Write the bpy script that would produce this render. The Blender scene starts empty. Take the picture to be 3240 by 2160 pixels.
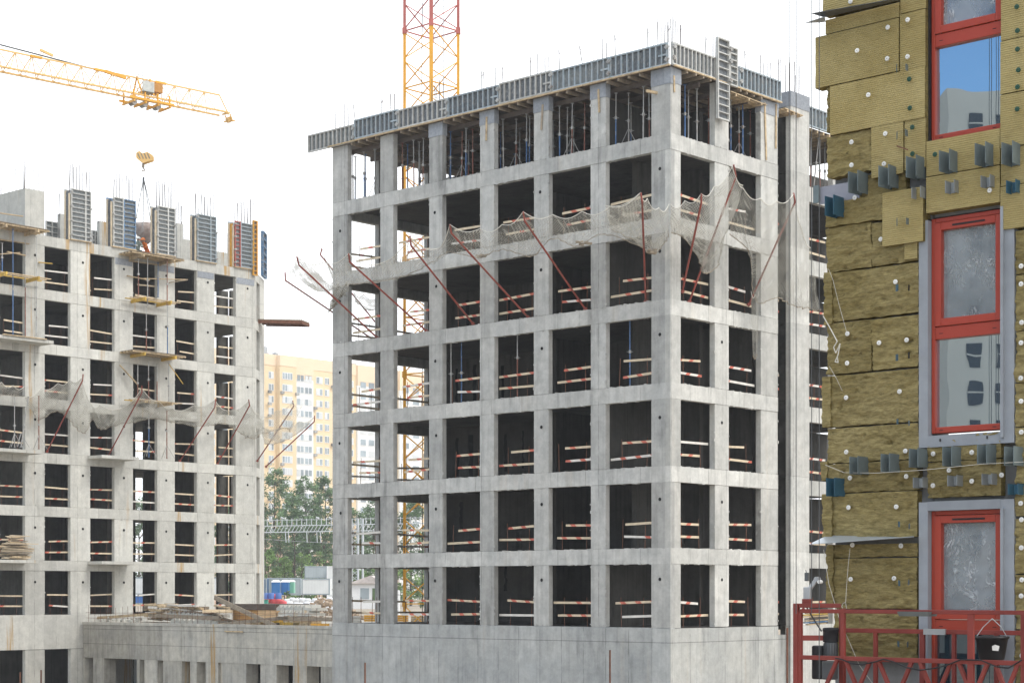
import bpy, math, random
from mathutils import Vector, Matrix, noise
R=math.radians
random.seed(7)
sc=bpy.context.scene
# ------------------------------------------------ camera, world, sun, exposure
F=5835.0; CX=1620.0; HY=1878.0          # focal length, principal column and horizon row, in photo pixels
cd=bpy.data.cameras.new('camera'); cam=bpy.data.objects.new('camera',cd); sc.collection.objects.link(cam)
cam.location=(0,0,0); cam.rotation_euler=(R(90),0,0)
cd.sensor_width=36; cd.lens=F/3240*36; cd.shift_y=(HY-1080)/3240; cd.shift_x=0
cd.clip_start=0.5; cd.clip_end=3000
sc.camera=cam
SUN_EL,SUN_AZ=R(48),R(118)              # azimuth measured clockwise from +Y
w=bpy.data.worlds.new("World"); sc.world=w; w.use_nodes=True
nt=w.node_tree; nt.nodes.clear()
def N_(t,tree=None,**k):
    n=(tree or nt).nodes.new(t)
    for a,b in k.items(): setattr(n,a,b)
    return n
sky=N_('ShaderNodeTexSky',sky_type='NISHITA',sun_disc=False,sun_elevation=SUN_EL,sun_rotation=SUN_AZ)
tc=N_('ShaderNodeTexCoord'); vm=N_('ShaderNodeVectorMath',operation='DOT_PRODUCT'); vm.inputs[1].default_value=(-0.90,-0.43,0.0)
nz=N_('ShaderNodeTexNoise'); nz.inputs['Scale'].default_value=2.2; nz.inputs['Detail'].default_value=5
mr=N_('ShaderNodeMapRange'); mr.inputs[1].default_value=0.80; mr.inputs[2].default_value=0.9
ad=N_('ShaderNodeMath',operation='MULTIPLY_ADD'); ad.inputs[1].default_value=0.12
mx=N_('ShaderNodeMix',data_type='RGBA'); mx.inputs[6].default_value=(17.6,18.0,18.4,1)
sb=N_('ShaderNodeMix',data_type='RGBA',blend_type='MULTIPLY'); sb.inputs[0].default_value=1; sb.inputs[7].default_value=(1.3,1.75,2.1,1)
bg=N_('ShaderNodeBackground'); bg.inputs[1].default_value=0.085
wo=N_('ShaderNodeOutputWorld'); L=nt.links.new
L(tc.outputs['Generated'],vm.inputs[0]); L(tc.outputs['Generated'],nz.inputs['Vector'])
L(nz.outputs['Fac'],ad.inputs[0]); L(vm.outputs['Value'],ad.inputs[2]); L(ad.outputs[0],mr.inputs[0])
L(mr.outputs[0],mx.inputs[0]); L(sky.outputs[0],sb.inputs[6]); L(sb.outputs[2],mx.inputs[7]); L(mx.outputs[2],bg.inputs[0]); L(bg.outputs[0],wo.inputs[0])
sd=bpy.data.lights.new('sun','SUN'); sd.energy=1.3; sd.angle=R(14); sd.color=(1,.955,.89)
so=bpy.data.objects.new('sun',sd); sc.collection.objects.link(so)
sv=Vector((math.sin(SUN_AZ)*math.cos(SUN_EL),math.cos(SUN_AZ)*math.cos(SUN_EL),math.sin(SUN_EL)))
so.rotation_euler=sv.to_track_quat('Z','Y').to_euler(); so.location=sv*60
sc.view_settings.view_transform='Standard'; sc.view_settings.look='None'; sc.view_settings.exposure=0.22; sc.view_settings.gamma=1
try:
    sc.cycles.max_bounces=7; sc.cycles.diffuse_bounces=4; sc.cycles.transparent_max_bounces=24; sc.cycles.volume_bounces=0
except Exception: pass
# ------------------------------------------------ helpers
col=sc.collection
def V(*a): return Vector(a)
class MB:
    """collects boxes, bars and tubes; build() links them as ONE mesh object"""
    def __init__(s): s.v=[];s.f=[];s.m=[];s.a=[];s.sm=[]
    def quadmesh(s,vs,fs,m=0,a=None,smooth=False):
        b=len(s.v); s.v+= [tuple(x) for x in vs]; a=random.random() if a is None else a
        for q in fs: s.f.append([b+i for i in q]); s.m.append(m); s.a.append(a); s.sm.append(smooth)
    def hexa(s,p,m=0,a=None):   # p: 8 points, bottom ring then top ring
        s.quadmesh(p,[(0,3,2,1),(4,5,6,7),(0,1,5,4),(1,2,6,5),(2,3,7,6),(3,0,4,7)],m,a)
    def box(s,o,ax,ay,az,m=0,a=None):  # corner + three edge vectors
        o=Vector(o);ax=Vector(ax);ay=Vector(ay);az=Vector(az)
        if ax.cross(ay).dot(az)<0: ax,ay=ay,ax
        s.hexa([o,o+ax,o+ax+ay,o+ay,o+az,o+ax+az,o+ax+ay+az,o+ay+az],m,a)
    def bar(s,p,q,wd,ht,m=0,up=(0,0,1),a=None):  # rectangular bar between two points
        p=Vector(p);q=Vector(q);d=(q-p)
        if d.length<1e-6: return
        up=Vector(up)
        if abs(d.normalized().dot(up.normalized()))>.98: up=Vector((.6716,.741,0))
        x=d.cross(up).normalized()*wd; y=x.cross(d).normalized()*ht
        s.box(p-x/2-y/2,d,x,y,m,a)
    def tube(s,p,q,r,n=6,m=0,r2=None,cap=True,a=None):
        p=Vector(p);q=Vector(q);d=q-p
        if d.length<1e-6: return
        t=d.normalized(); u=t.orthogonal().normalized(); w_=t.cross(u); r2=r if r2 is None else r2
        vs=[];
        for c,rr in ((p,r),(q,r2)):
            for i in range(n):
                an=2*math.pi*i/n; vs.append(c+(u*math.cos(an)+w_*math.sin(an))*rr)
        fs=[(i,(i+1)%n,n+(i+1)%n,n+i) for i in range(n)]
        s.quadmesh(vs,fs,m,a,n>5)
        if cap: s.quadmesh(vs,[tuple(range(n))[::-1],tuple(range(n,2*n))],m,a)
    def path(s,pts,r,n=5,m=0):
        for a_,b_ in zip(pts,pts[1:]): s.tube(a_,b_,r,n,m,cap=True)
    def lathe(s,c,prof,n=12,m=0,ax=(0,0,1)):  # prof: list (r,h)
        c=Vector(c);t=Vector(ax).normalized();u=t.orthogonal().normalized();w_=t.cross(u);vs=[]
        for r,h in prof:
            for i in range(n):
                an=2*math.pi*i/n; vs.append(c+t*h+(u*math.cos(an)+w_*math.sin(an))*r)
        fs=[]
        for k in range(len(prof)-1):
            for i in range(n): fs.append((k*n+i,k*n+(i+1)%n,(k+1)*n+(i+1)%n,(k+1)*n+i))
        s.quadmesh(vs,fs,m,None,True); s.quadmesh(vs,[tuple(range(n))[::-1],tuple(range((len(prof)-1)*n,len(prof)*n))],m)
    def prism(s,pts,d,m=0):    # polygon extruded along d
        n=len(pts);d=Vector(d);vs=[Vector(p) for p in pts]+[Vector(p)+d for p in pts]
        s.quadmesh(vs,[tuple(range(n))[::-1],tuple(range(n,2*n))]+[(i,(i+1)%n,n+(i+1)%n,n+i) for i in range(n)],m)
    def build(s,name,mats,parent=None,origin=None,label=None,cat=None,group=None,kind=None,bevel=0):
        me=bpy.data.meshes.new(name)
        o=bpy.data.objects.new(name,me); col.objects.link(o)
        if parent is not None: og=world_loc(parent)
        elif origin is not None: og=Vector(origin)
        else:
            xs=[v[0] for v in s.v];ys=[v[1] for v in s.v];zs=[v[2] for v in s.v]
            og=Vector(((min(xs)+max(xs))/2,(min(ys)+max(ys))/2,min(zs)))
        me.from_pydata([(v[0]-og[0],v[1]-og[1],v[2]-og[2]) for v in s.v],[],s.f)
        for m in (mats if isinstance(mats,(list,tuple)) else [mats]): me.materials.append(m)
        me.polygons.foreach_set('material_index',s.m); me.polygons.foreach_set('use_smooth',s.sm)
        at=me.attributes.new('var','FLOAT','FACE'); at.data.foreach_set('value',s.a)
        me.update()
        if parent is not None: o.parent=parent
        else: o.location=og
        if label: o['label']=label
        if cat: o['category']=cat
        if group: o['group']=group
        if kind: o['kind']=kind
        if bevel:
            b=o.modifiers.new('bevel','BEVEL'); b.width=bevel; b.segments=2; b.limit_method='ANGLE'
        return o
LOCS={}
def world_loc(o):
    l=Vector((0,0,0))
    while o is not None: l=l+Vector(o.location); o=o.parent
    return l
def thing(name,label,cat,loc,group=None):
    o=bpy.data.objects.new(name,None); col.objects.link(o); o.location=loc; o.empty_display_size=.2
    o['label']=label;o['category']=cat
    if group:o['group']=group
    return o
# two horizontal directions of the whole site
DL=V(-.741,.6716,0).normalized(); DR=V(.6716,.741,0).normalized(); UP=V(0,0,1)
def q(px): return (px-CX)/F
def P(px,py,Y): return V(q(px)*Y,Y,(HY-py)/F*Y)      # photo pixel at a given distance
class Face:
    """vertical plane: t runs along D, n is the outward offset"""
    def __init__(s,O,D,Nn): s.O=Vector(O);s.D=Vector(D).normalized();s.N=Vector(Nn).normalized()
    def W(s,t,n,z): p=s.O+s.D*t+s.N*n; return V(p.x,p.y,z)
    def t(s,px,n=0.0):
        o=s.O+s.N*n; k=q(px); return (k*o.y-o.x)/(s.D.x-k*s.D.y)
    def Y(s,px,n=0.0): return (s.O+s.N*n+s.D*s.t(px,n)).y
    def z(s,px,py,n=0.0): return (HY-py)/F*s.Y(px,n)
    def at(s,px,py,n=0.0): return s.W(s.t(px,n),n,s.z(px,py,n))
    def box(s,mb,t0,t1,n0,n1,z0,z1,m=0,a=None): mb.box(s.W(t0,n0,z0),s.D*(t1-t0),s.N*(n1-n0),UP*(z1-z0),m,a)
# ------------------------------------------------ materials
def newmat(name):
    m=bpy.data.materials.new(name);m.use_nodes=True;m.node_tree.nodes.clear();return m,m.node_tree
def out(t,sh):
    o=t.nodes.new('ShaderNodeOutputMaterial');t.links.new(sh,o.inputs[0]);return o
def noise_n(t,scale,detail=4,vec=None,rough=.55,mapscale=None,obj=False):
    if vec is None:
        if obj: vec=t.nodes.new('ShaderNodeTexCoord').outputs['Object']
        else: vec=t.nodes.new('ShaderNodeNewGeometry').outputs['Position']
    if mapscale:
        mp=t.nodes.new('ShaderNodeMapping');mp.inputs['Scale'].default_value=mapscale;t.links.new(vec,mp.inputs[0]);vec=mp.outputs[0]
    n=t.nodes.new('ShaderNodeTexNoise');n.inputs['Scale'].default_value=scale;n.inputs['Detail'].default_value=detail;n.inputs['Roughness'].default_value=rough
    t.links.new(vec,n.inputs['Vector']);return n.outputs['Fac']
def rng(t,v,a,b,c,d,smooth=False):
    n=t.nodes.new('ShaderNodeMapRange');n.inputs[1].default_value=a;n.inputs[2].default_value=b;n.inputs[3].default_value=c;n.inputs[4].default_value=d
    if smooth:n.interpolation_type='SMOOTHSTEP'
    t.links.new(v,n.inputs[0]);return n.outputs[0]
def mth(t,op,a,b=None,c=None):
    n=t.nodes.new('ShaderNodeMath');n.operation=op
    for i,x in enumerate((a,b,c)):
        if x is None: continue
        if isinstance(x,(int,float)): n.inputs[i].default_value=x
        else: t.links.new(x,n.inputs[i])
    return n.outputs[0]
def mixc(t,f,a,b,mode='MIX'):
    n=t.nodes.new('ShaderNodeMix');n.data_type='RGBA';n.blend_type=mode
    for i,x in ((0,f),(6,a),(7,b)):
        if isinstance(x,(int,float)): n.inputs[i].default_value=x
        elif isinstance(x,tuple): n.inputs[i].default_value=(x[0],x[1],x[2],1)
        else: t.links.new(x,n.inputs[i])
    return n.outputs[2]
def gray(t,v):
    n=t.nodes.new('ShaderNodeCombineColor')
    for i in range(3): t.links.new(v,n.inputs[i])
    return n.outputs[0]
def pbsdf(t,colr,rough=.8,metal=0,bump=None,bs=.3,bd=.02,spec=.35):
    b=t.nodes.new('ShaderNodeBsdfPrincipled')
    if isinstance(colr,tuple): b.inputs['Base Color'].default_value=(colr[0],colr[1],colr[2],1)
    else: t.links.new(colr,b.inputs['Base Color'])
    if isinstance(rough,(int,float)): b.inputs['Roughness'].default_value=rough
    else: t.links.new(rough,b.inputs['Roughness'])
    b.inputs['Metallic'].default_value=metal; b.inputs['Specular IOR Level'].default_value=spec
    if bump is not None:
        u=t.nodes.new('ShaderNodeBump');u.inputs['Strength'].default_value=bs;u.inputs['Distance'].default_value=bd
        t.links.new(bump,u.inputs['Height']);t.links.new(u.outputs[0],b.inputs['Normal'])
    return b
def var(t):
    a=t.nodes.new('ShaderNodeAttribute');a.attribute_name='var';return a.outputs['Fac']
def concrete(name,base,warm,axis=None,seam=0,dark=0.5,rust=0,joint_z=None,contrast=1.0):
    """board-marked cast concrete: pour-to-pour shade, cloudy mottling, vertical runs, formwork seams"""
    m,t=newmat(name)
    cl=rng(t,noise_n(t,.55,5,rough=.6),.3,.7,0,1)
    c=mixc(t,cl,base,warm)
    v=rng(t,var(t),0,1,1-.13*contrast,1+.10*contrast)
    st=rng(t,noise_n(t,1.0,4,mapscale=(5.5,5.5,.22)),.42,.78,1.0,1-.15*dark*contrast,True)
    st2=rng(t,noise_n(t,1.0,4,mapscale=(1.6,1.6,.30)),.54,.80,1.0,1-.34*dark*contrast,True)
    sp=rng(t,noise_n(t,9,6,rough=.75),.3,.75,1.06,.88)
    md=rng(t,noise_n(t,2.3,4,rough=.6),.32,.68,1-.10*contrast,1+.08*contrast)
    pit=rng(t,noise_n(t,38,2),.66,.74,1.0,.72)
    k=mth(t,'MULTIPLY',v,mth(t,'MULTIPLY',st,mth(t,'MULTIPLY',sp,mth(t,'MULTIPLY',st2,mth(t,'MULTIPLY',pit,md)))))
    if axis is not None and seam:
        pos=t.nodes.new('ShaderNodeNewGeometry').outputs['Position']
        d=t.nodes.new('ShaderNodeVectorMath');d.operation='DOT_PRODUCT';d.inputs[1].default_value=axis;t.links.new(pos,d.inputs[0])
        u=mth(t,'DIVIDE',d.outputs['Value'],seam)
        fr=mth(t,'ABSOLUTE',mth(t,'SUBTRACT',mth(t,'FRACT',u),.5))
        lw=mth(t,'GREATER_THAN',fr,.5-.016/seam)
        br=rng(t,noise_n(t,1.4,3),.38,.55,0,1)
        k=mth(t,'MULTIPLY',k,mth(t,'SUBTRACT',1.0,mth(t,'MULTIPLY',mth(t,'MULTIPLY',lw,br),.42)))
        # each formwork panel leaves its own shade
        wn=t.nodes.new('ShaderNodeTexWhiteNoise');wn.noise_dimensions='1D';t.links.new(mth(t,'FLOOR',mth(t,'ADD',u,.0)),wn.inputs['W'])
        k=mth(t,'MULTIPLY',k,rng(t,wn.outputs['Value'],0,1,.92,1.08))
        if joint_z:
            sx=t.nodes.new('ShaderNodeSeparateXYZ');t.links.new(pos,sx.inputs[0])
            for jz in joint_z:
                e=mth(t,'LESS_THAN',mth(t,'ABSOLUTE',mth(t,'SUBTRACT',sx.outputs['Z'],jz)),.018)
                k=mth(t,'MULTIPLY',k,mth(t,'SUBTRACT',1.0,mth(t,'MULTIPLY',e,.4)))
    c=mixc(t,1.0,c,gray(t,k),'MULTIPLY')
    if rust:
        r=mth(t,'MULTIPLY',rng(t,noise_n(t,1.0,3,mapscale=(.9,.9,.06)),.60,.68,0,1,True),rng(t,noise_n(t,1.0,3,mapscale=(7,7,.3)),.42,.6,0,1))
        c=mixc(t,mth(t,'MULTIPLY',r,rust),c,(.42,.26,.09))
    h=noise_n(t,7,6,rough=.7)
    b=pbsdf(t,c,.88,0,h,.35,.03,.25); out(t,b.outputs[0]); return m
def plain(name,c,rough=.7,metal=0,vary=.12,scale=6,grime=None,spec=.35,bump=0):
    m,t=newmat(name)
    k=rng(t,noise_n(t,scale,4),.3,.7,1-vary,1+vary)
    k=mth(t,'MULTIPLY',k,rng(t,var(t),0,1,1-vary*.7,1+vary*.7))
    cc=mixc(t,1.0,c,gray(t,k),'MULTIPLY')
    if grime:
        g=rng(t,noise_n(t,grime[1],5,rough=.7),grime[2],grime[2]+.12,0,grime[3] if len(grime)>3 else .8)
        cc=mixc(t,g,cc,grime[0])
    b=pbsdf(t,cc,rough,metal,noise_n(t,scale*3,4) if bump else None,.4,bump,spec);out(t,b.outputs[0]);return m
M={}
M['con_l']=concrete('concrete_grey',(.395,.40,.39),(.50,.495,.47),tuple(DL),2.2,.9,.10,None,1.45)
M['con_r']=concrete('concrete_pale',(.47,.472,.45),(.57,.56,.525),tuple(DR),1.25,.8,.10,None,1.3)  # same concrete as con_l, the right face's stronger sunlight put into the colour
M['con_base']=concrete('concrete_cast_wall',(.35,.365,.365),(.46,.465,.45),tuple(DL),1.2,.9,.12,(-1.95,),1.25)
M['con_base_r']=concrete('concrete_cast_wall_pale',(.40,.41,.40),(.50,.50,.47),tuple(DR),1.2,.9,.15,(-1.95,),1.25)  # paler copy of con_base, sunlight on the right face put into the colour
M['con_left']=concrete('concrete_cream',(.52,.515,.48),(.60,.59,.54),tuple(DR),1.55,.7,.9,None,.95)
M['con_pod']=concrete('concrete_podium',(.385,.375,.345),(.50,.475,.41),tuple(DL),2.4,1.0,.9,(-2.15,-3.05),1.5)
M['con_in']=concrete('concrete_interior_shaded',(.062,.060,.055),(.105,.10,.092),tuple(DR),1.3,1.6)  # frame concrete darkened: the rooms' shade is put into the base colour
M['con_inL_shade']=concrete('concrete_interior_pale_shaded',(.115,.112,.10),(.19,.185,.17),tuple(DR),1.3,1.2)  # milder dark copy, interior shade again painted into the concrete colour
M['hole']=plain('tie_hole_dark',(.01,.01,.012),.9)
M['patch']=plain('grey_patch',(.27,.29,.32),.8,0,.15,8)
M['wood']=plain('timber_pale',(.50,.385,.24),.8,0,.22,5,((.25,.19,.13),4,.50,.75))
M['woodd']=plain('timber_weathered',(.27,.225,.17),.85,0,.25,5)
M['ply']=plain('plywood_brown',(.11,.085,.07),.6,0,.2,4)
M['beam_y']=plain('timber_beam_yellow',(.55,.36,.07),.65,0,.2,4,((.30,.20,.10),5,.55,.7))
M['plyf']=plain('formwork_ply',(.10,.11,.12),.6,0,.35,7,((.32,.31,.29),9,.55,.75))
M['plyg']=plain('formwork_ply_grey',(.17,.185,.19),.7,0,.2,6,((.34,.34,.32),8,.55,.7))
M['frm_grey']=plain('formwork_steel_grey',(.46,.46,.44),.6,.1,.18,5,((.30,.22,.15),6,.62,.6))
M['frm_blue']=plain('formwork_steel_blue',(.09,.19,.34),.55,.1,.2,5,((.33,.34,.34),6,.48,.75))
M['frm_bg']=plain('formwork_steel_bluegrey',(.33,.39,.43),.6,.1,.2,5,((.34,.33,.31),5,.5,.75))
M['frm_yel']=plain('formwork_steel_yellow',(.60,.30,.04),.55,0,.2,5)
M['frm_red']=plain('formwork_steel_red',(.35,.09,.07),.6,0,.2,5,((.35,.33,.3),5,.55,.6))
M['p_blue']=plain('prop_blue',(.06,.13,.27),.5,.1,.2,3,((.33,.32,.31),5,.55,.8))
M['p_red']=plain('prop_rust',(.21,.085,.06),.7,.1,.25,3,((.34,.27,.22),5,.52,.8))
M['p_grey']=plain('prop_grey',(.36,.36,.35),.6,.2,.2,3,((.20,.13,.09),5,.55,.8))
M['b_wood']=plain('board_wood',(.60,.50,.36),.75,0,.15,5)
M['b_white']=plain('board_white',(.66,.63,.58),.7,0,.12,5)
M['b_red']=plain('board_red',(.52,.13,.085),.7,0,.25,6,((.58,.46,.34),9,.58,.7))
M['b_dark']=plain('board_dark',(.10,.07,.06),.8)
M['rebar']=plain('rebar_steel',(.13,.11,.11),.8,.2,.2)
M['rust']=plain('rusty_steel',(.15,.07,.045),.85,.1,.25)
M['pole']=plain('pole_red',(.25,.055,.04),.55,0,.2,4,((.17,.09,.07),3,.52,.7))
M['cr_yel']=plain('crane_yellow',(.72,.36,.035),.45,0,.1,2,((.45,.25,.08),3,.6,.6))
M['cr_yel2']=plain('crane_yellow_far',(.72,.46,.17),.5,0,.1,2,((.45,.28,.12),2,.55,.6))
M['cr_red']=plain('crane_red',(.46,.13,.11),.5,0,.15,2)
M['steel']=plain('steel_grey',(.38,.39,.40),.45,.4,.12,3)
M['dsteel']=plain('steel_dark',(.10,.105,.11),.5,.4,.2,3)
M['rope']=plain('rope_pale',(.62,.60,.54),.9)
M['cable']=plain('cable_dark',(.08,.085,.09),.6,.3)
M['plat']=plain('hoist_red',(.20,.036,.028),.5,0,.16,3,((.55,.42,.38),14,.68,.6))
M['white']=plain('white_paint',(.75,.76,.77),.6,0,.05)
def netmat(name,cv,alpha):
    m,t=newmat(name)
    d=t.nodes.new('ShaderNodeBsdfDiffuse');d.inputs[0].default_value=(*cv,1)
    tl=t.nodes.new('ShaderNodeBsdfTranslucent');tl.inputs[0].default_value=(*cv,1)
    ms=t.nodes.new('ShaderNodeMixShader');ms.inputs[0].default_value=.35
    t.links.new(d.outputs[0],ms.inputs[1]);t.links.new(tl.outputs[0],ms.inputs[2])
    tr=t.nodes.new('ShaderNodeBsdfTransparent');mm=t.nodes.new('ShaderNodeMixShader')
    a=rng(t,noise_n(t,1.3,4,rough=.6),.3,.7,alpha*.45,min(1,alpha*1.9))
    pos=t.nodes.new('ShaderNodeNewGeometry').outputs['Position']   # knotted threads
    wob=t.nodes.new('ShaderNodeTexNoise');wob.inputs['Scale'].default_value=1.2;wob.inputs['Detail'].default_value=2;t.links.new(pos,wob.inputs['Vector'])
    vv=t.nodes.new('ShaderNodeVectorMath');vv.operation='MULTIPLY_ADD';vv.inputs[1].default_value=(.16,.16,.16);t.links.new(wob.outputs['Color'],vv.inputs[0]);t.links.new(pos,vv.inputs[2])
    g=None
    for dv in ((8,2,10),(8,2,-10)):
        d_=t.nodes.new('ShaderNodeVectorMath');d_.operation='DOT_PRODUCT';d_.inputs[1].default_value=dv;t.links.new(vv.outputs[0],d_.inputs[0])
        l_=mth(t,'LESS_THAN',mth(t,'FRACT',d_.outputs['Value']),.26); g=l_ if g is None else mth(t,'MAXIMUM',g,l_)
    a=mth(t,'MULTIPLY',a,mth(t,'ADD',.72,mth(t,'MULTIPLY',g,.75)))
    a=mth(t,'MINIMUM',a,1.0)
    t.links.new(a,mm.inputs[0]);t.links.new(tr.outputs[0],mm.inputs[1]);t.links.new(ms.outputs[0],mm.inputs[2])
    out(t,mm.outputs[0]);return m
M['net']=netmat('safety_net_mesh',(.50,.49,.44),.27)
M['net2']=netmat('safety_net_mesh_dense',(.52,.51,.46),.44)
# ------------------------------------------------ central building
ZC=73.5
C0=V(q(2121.4)*ZC,ZC,0)
FL=Face(C0,DL,-DR)      # long left face
FR=Face(C0,DR,-DL)      # short right face
TOPS=[-1.36,1.84,5.11,8.43,11.76,15.06,18.36]; BH=.63
DECK=21.02
T_END=FL.t(1052)
FE=Face(FL.W(T_END,0,0),DR,DL)   # left end face
FE.O=FE.O+DR*0
GZ=-6.6
mcols_px=[(1052,1099.7),(1203,1244.3),(1357.4,1399.2),(1518.6,1562.8),(1689,1735),(1868.7,1915.7)]
main=thing('unfinished_building','bare grey concrete frame building seven storeys high in the centre of the site','building',FL.W(5,-5,GZ))
def tie_hole(mb,face,t,z,r=.075,m=1):
    c=face.W(t,.004,z); nn=face.N
    vs=[c+(face.D*math.cos(a)+UP*math.sin(a))*r for a in [i*math.pi/4 for i in range(8)]]
    vs2=[v+nn*.004 for v in vs]
    mb.quadmesh(vs2,[tuple(range(8))],m)
def ragged(face,mb,t0,t1,n0,n1,z0,z1,m=0):
    j=lambda s=.008: random.uniform(-s,s)
    o=random.uniform(-.018,0); face.box(mb,t0+j(),t1+j(),n0,n1+o,z0+.022,z1-.014,m)
    face.box(mb,t0+.03,t1-.03,n0+.03,n1-.03,z0,z1,m)
    for k in range(7):      # spalls and mortar lumps along the arrises
        t=random.choice((t0,t1,random.uniform(t0,t1))); z=random.choice((z0+.03,z1-.04)) if t not in (t0,t1) else random.uniform(z0+.1,z1-.1)
        s=random.uniform(.015,.05); face.box(mb,t-s,t+s*.8,n1-.05,n1+random.uniform(-.012,.016),z-s*.4,z+s*random.uniform(.3,2.2),m)
def lumps(face,mb,t0,t1,z0,z1):
    for k in range(int((t1-t0)*5)):
        t=random.uniform(t0+.1,t1-.15); z=z1 if random.random()<.7 else z0; s=random.uniform(.02,.09)
        face.box(mb,t,t+s*1.6,-.2,random.uniform(-.02,.016),z-.03,z+random.uniform(.004,.035) if z==z1 else z+.02)
hole_z=lambda i: TOPS[i]+1.9
for ci,(a,b) in enumerate(mcols_px):
    mb=MB(); ta,tb=FL.t(b),FL.t(a)
    for i in range(7):
        z0=TOPS[i]; z1=TOPS[i+1]-BH if i<6 else DECK-.02
        ragged(FL,mb,ta,tb,-.27,0,z0,z1)
        if ci in(0,2,4) and i<6: tie_hole(mb,FL,(ta+tb)/2+random.uniform(-.05,.05),z0+1.95)
        if i==6 and ci in (2,3,4,5): FL.box(mb,ta-.02,tb+.02,-.3,.012,DECK-.62,DECK-.02,2)
    mb.build('column',[M['con_l'],M['hole'],M['patch']],main)
# corner column
mb=MB(); tl=FL.t(2061); tr=FR.t(2154)
for i in range(7):
    z0=TOPS[i]; z1=TOPS[i+1]-BH if i<6 else DECK-.02
    o=random.uniform(-.012,0)
    FL.box(mb,0.004,tl,-.27,o,z0,z1)
    FR.box(mb,0.002,tr,-.27,random.uniform(-.01,0),z0,z1-.001,3)
    if i<6: tie_hole(mb,FL,tl*.55,z0+1.95)
FL.box(mb,-.02,tl+.02,-.3,.015,DECK-.68,DECK-.02,2); FR.box(mb,-.016,tr+.02,-.3,.016,DECK-.62,DECK-.03,2)
mb.build('column',[M['con_l'],M['hole'],M['patch'],M['con_r']],main)
for (a,b,thk,hl) in [(2262,2306,.27,1),(2408,2461.7,.27,0)]:
    mb=MB(); ta,tb=FR.t(a),FR.t(b)
    for i in range(7):
        z0=TOPS[i]; z1=TOPS[i+1]-BH if i<6 else DECK-.02
        ragged(FR,mb,ta,tb,-thk,0,z0,z1)
        if hl and i<5 and i!=4: tie_hole(mb,FR,(ta+tb)/2,z0+1.95,.07)
        if i==6 and not hl: FR.box(mb,ta-.02,tb+.02,-.3,.012,DECK-.6,DECK-.02,2)
    mb.build('column',[M['con_r'],M['hole'],M['patch']],main)
# beams: one band per floor, per face
for i in range(1,7):
    mb=MB(); z1=TOPS[i]; z0=z1-BH
    cuts=sorted([0]+[FL.t(x) for x in (1868+random.uniform(-60,60),1500+random.uniform(-60,60),1240+random.uniform(-40,40))]+[T_END])
    for a,b in zip(cuts,cuts[1:]): FL.box(mb,a,b-.012,-.27,random.uniform(-.01,.010),z0,z1,0,random.uniform(.5,1.3))
    lumps(FL,mb,0,T_END,z0,z1)
    mb.build('edge_beam',[M['con_l']],main)
    mb=MB(); te=FR.t(2461.7); tm=FR.t(random.choice((2200,2320,2340)))
    for a,b in((.001,tm),(tm+.004,te)): FR.box(mb,a,b-.008,-.27,random.uniform(.003,.012),z0+.002,z1-.002,0,random.uniform(.4,1.2))
    lumps(FR,mb,.2,te,z0,z1)
    mb.build('edge_beam',[M['con_r']],main)
    mb=MB(); FE.box(mb,.28,14,-.27,-.005,z0,z1-.003); mb.build('edge_beam',[M['con_l']],main)
# end face columns (pitch 3.2 m) seen through the first two bays
for (a,b) in ((2.75,3.65),(6.1,7.05)):
    mb=MB()
    for i in range(7): FE.box(mb,a,b,-.27,-.002,TOPS[i],(TOPS[i+1]-BH) if i<6 else DECK-.02)
    mb.build('column',[M['con_l']],main)
# slabs
for i in range(7):
    mb=MB(); z1=TOPS[i]-.004
    mb.box(FL.W(.27,-.27,z1-.2),DL*(T_END-.54),DR*6.9,UP*.2); mb.box(FL.W(3.2,-7.17,z1-.2),DL*(T_END-3.47),DR*6.6,UP*.2)
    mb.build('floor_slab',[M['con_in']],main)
# inner walls, one per storey set
mb=MB()
for i in range(7):
    z0=TOPS[i]; z1=(TOPS[i+1]-.205) if i<6 else DECK-.35
    b=lambda ta,tb,na,nb: mb.box(FL.W(ta,-na,z0),DL*(tb-ta),DR*(nb-na),UP*(z1-z0))
    tw=lambda px,n=-7.1: FL.t(px,n)
    b(tw(1745),T_END-.28,7.1,7.35)
    b(1.0,tw(1862),7.1,7.35); b(tw(1862),tw(1862)+.25,7.1,12.5); b(tw(1745)-.25,tw(1745),7.36,12.5); b(tw(1862)+.25,tw(1745)-.25,12.2,12.45)
    b(tw(1760,-4.5),tw(1750,-4.5),4.5,7.1)
    b(3.2,3.45,4.2,7.1); b(3.45,4.6,4.2,4.45); b(2.4,3.2,5.2,5.45)
    FE.box(mb,7.06,13,-.29,-.03,z0,z1)
    FR.box(mb,.6,7.2,-4.35,-4.1,z0,z1) if i%2==0 else FR.box(mb,2.2,7.2,-3.7,-3.45,z0,z1)
mb.build('inner_wall',[M['con_in']],main)
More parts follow.
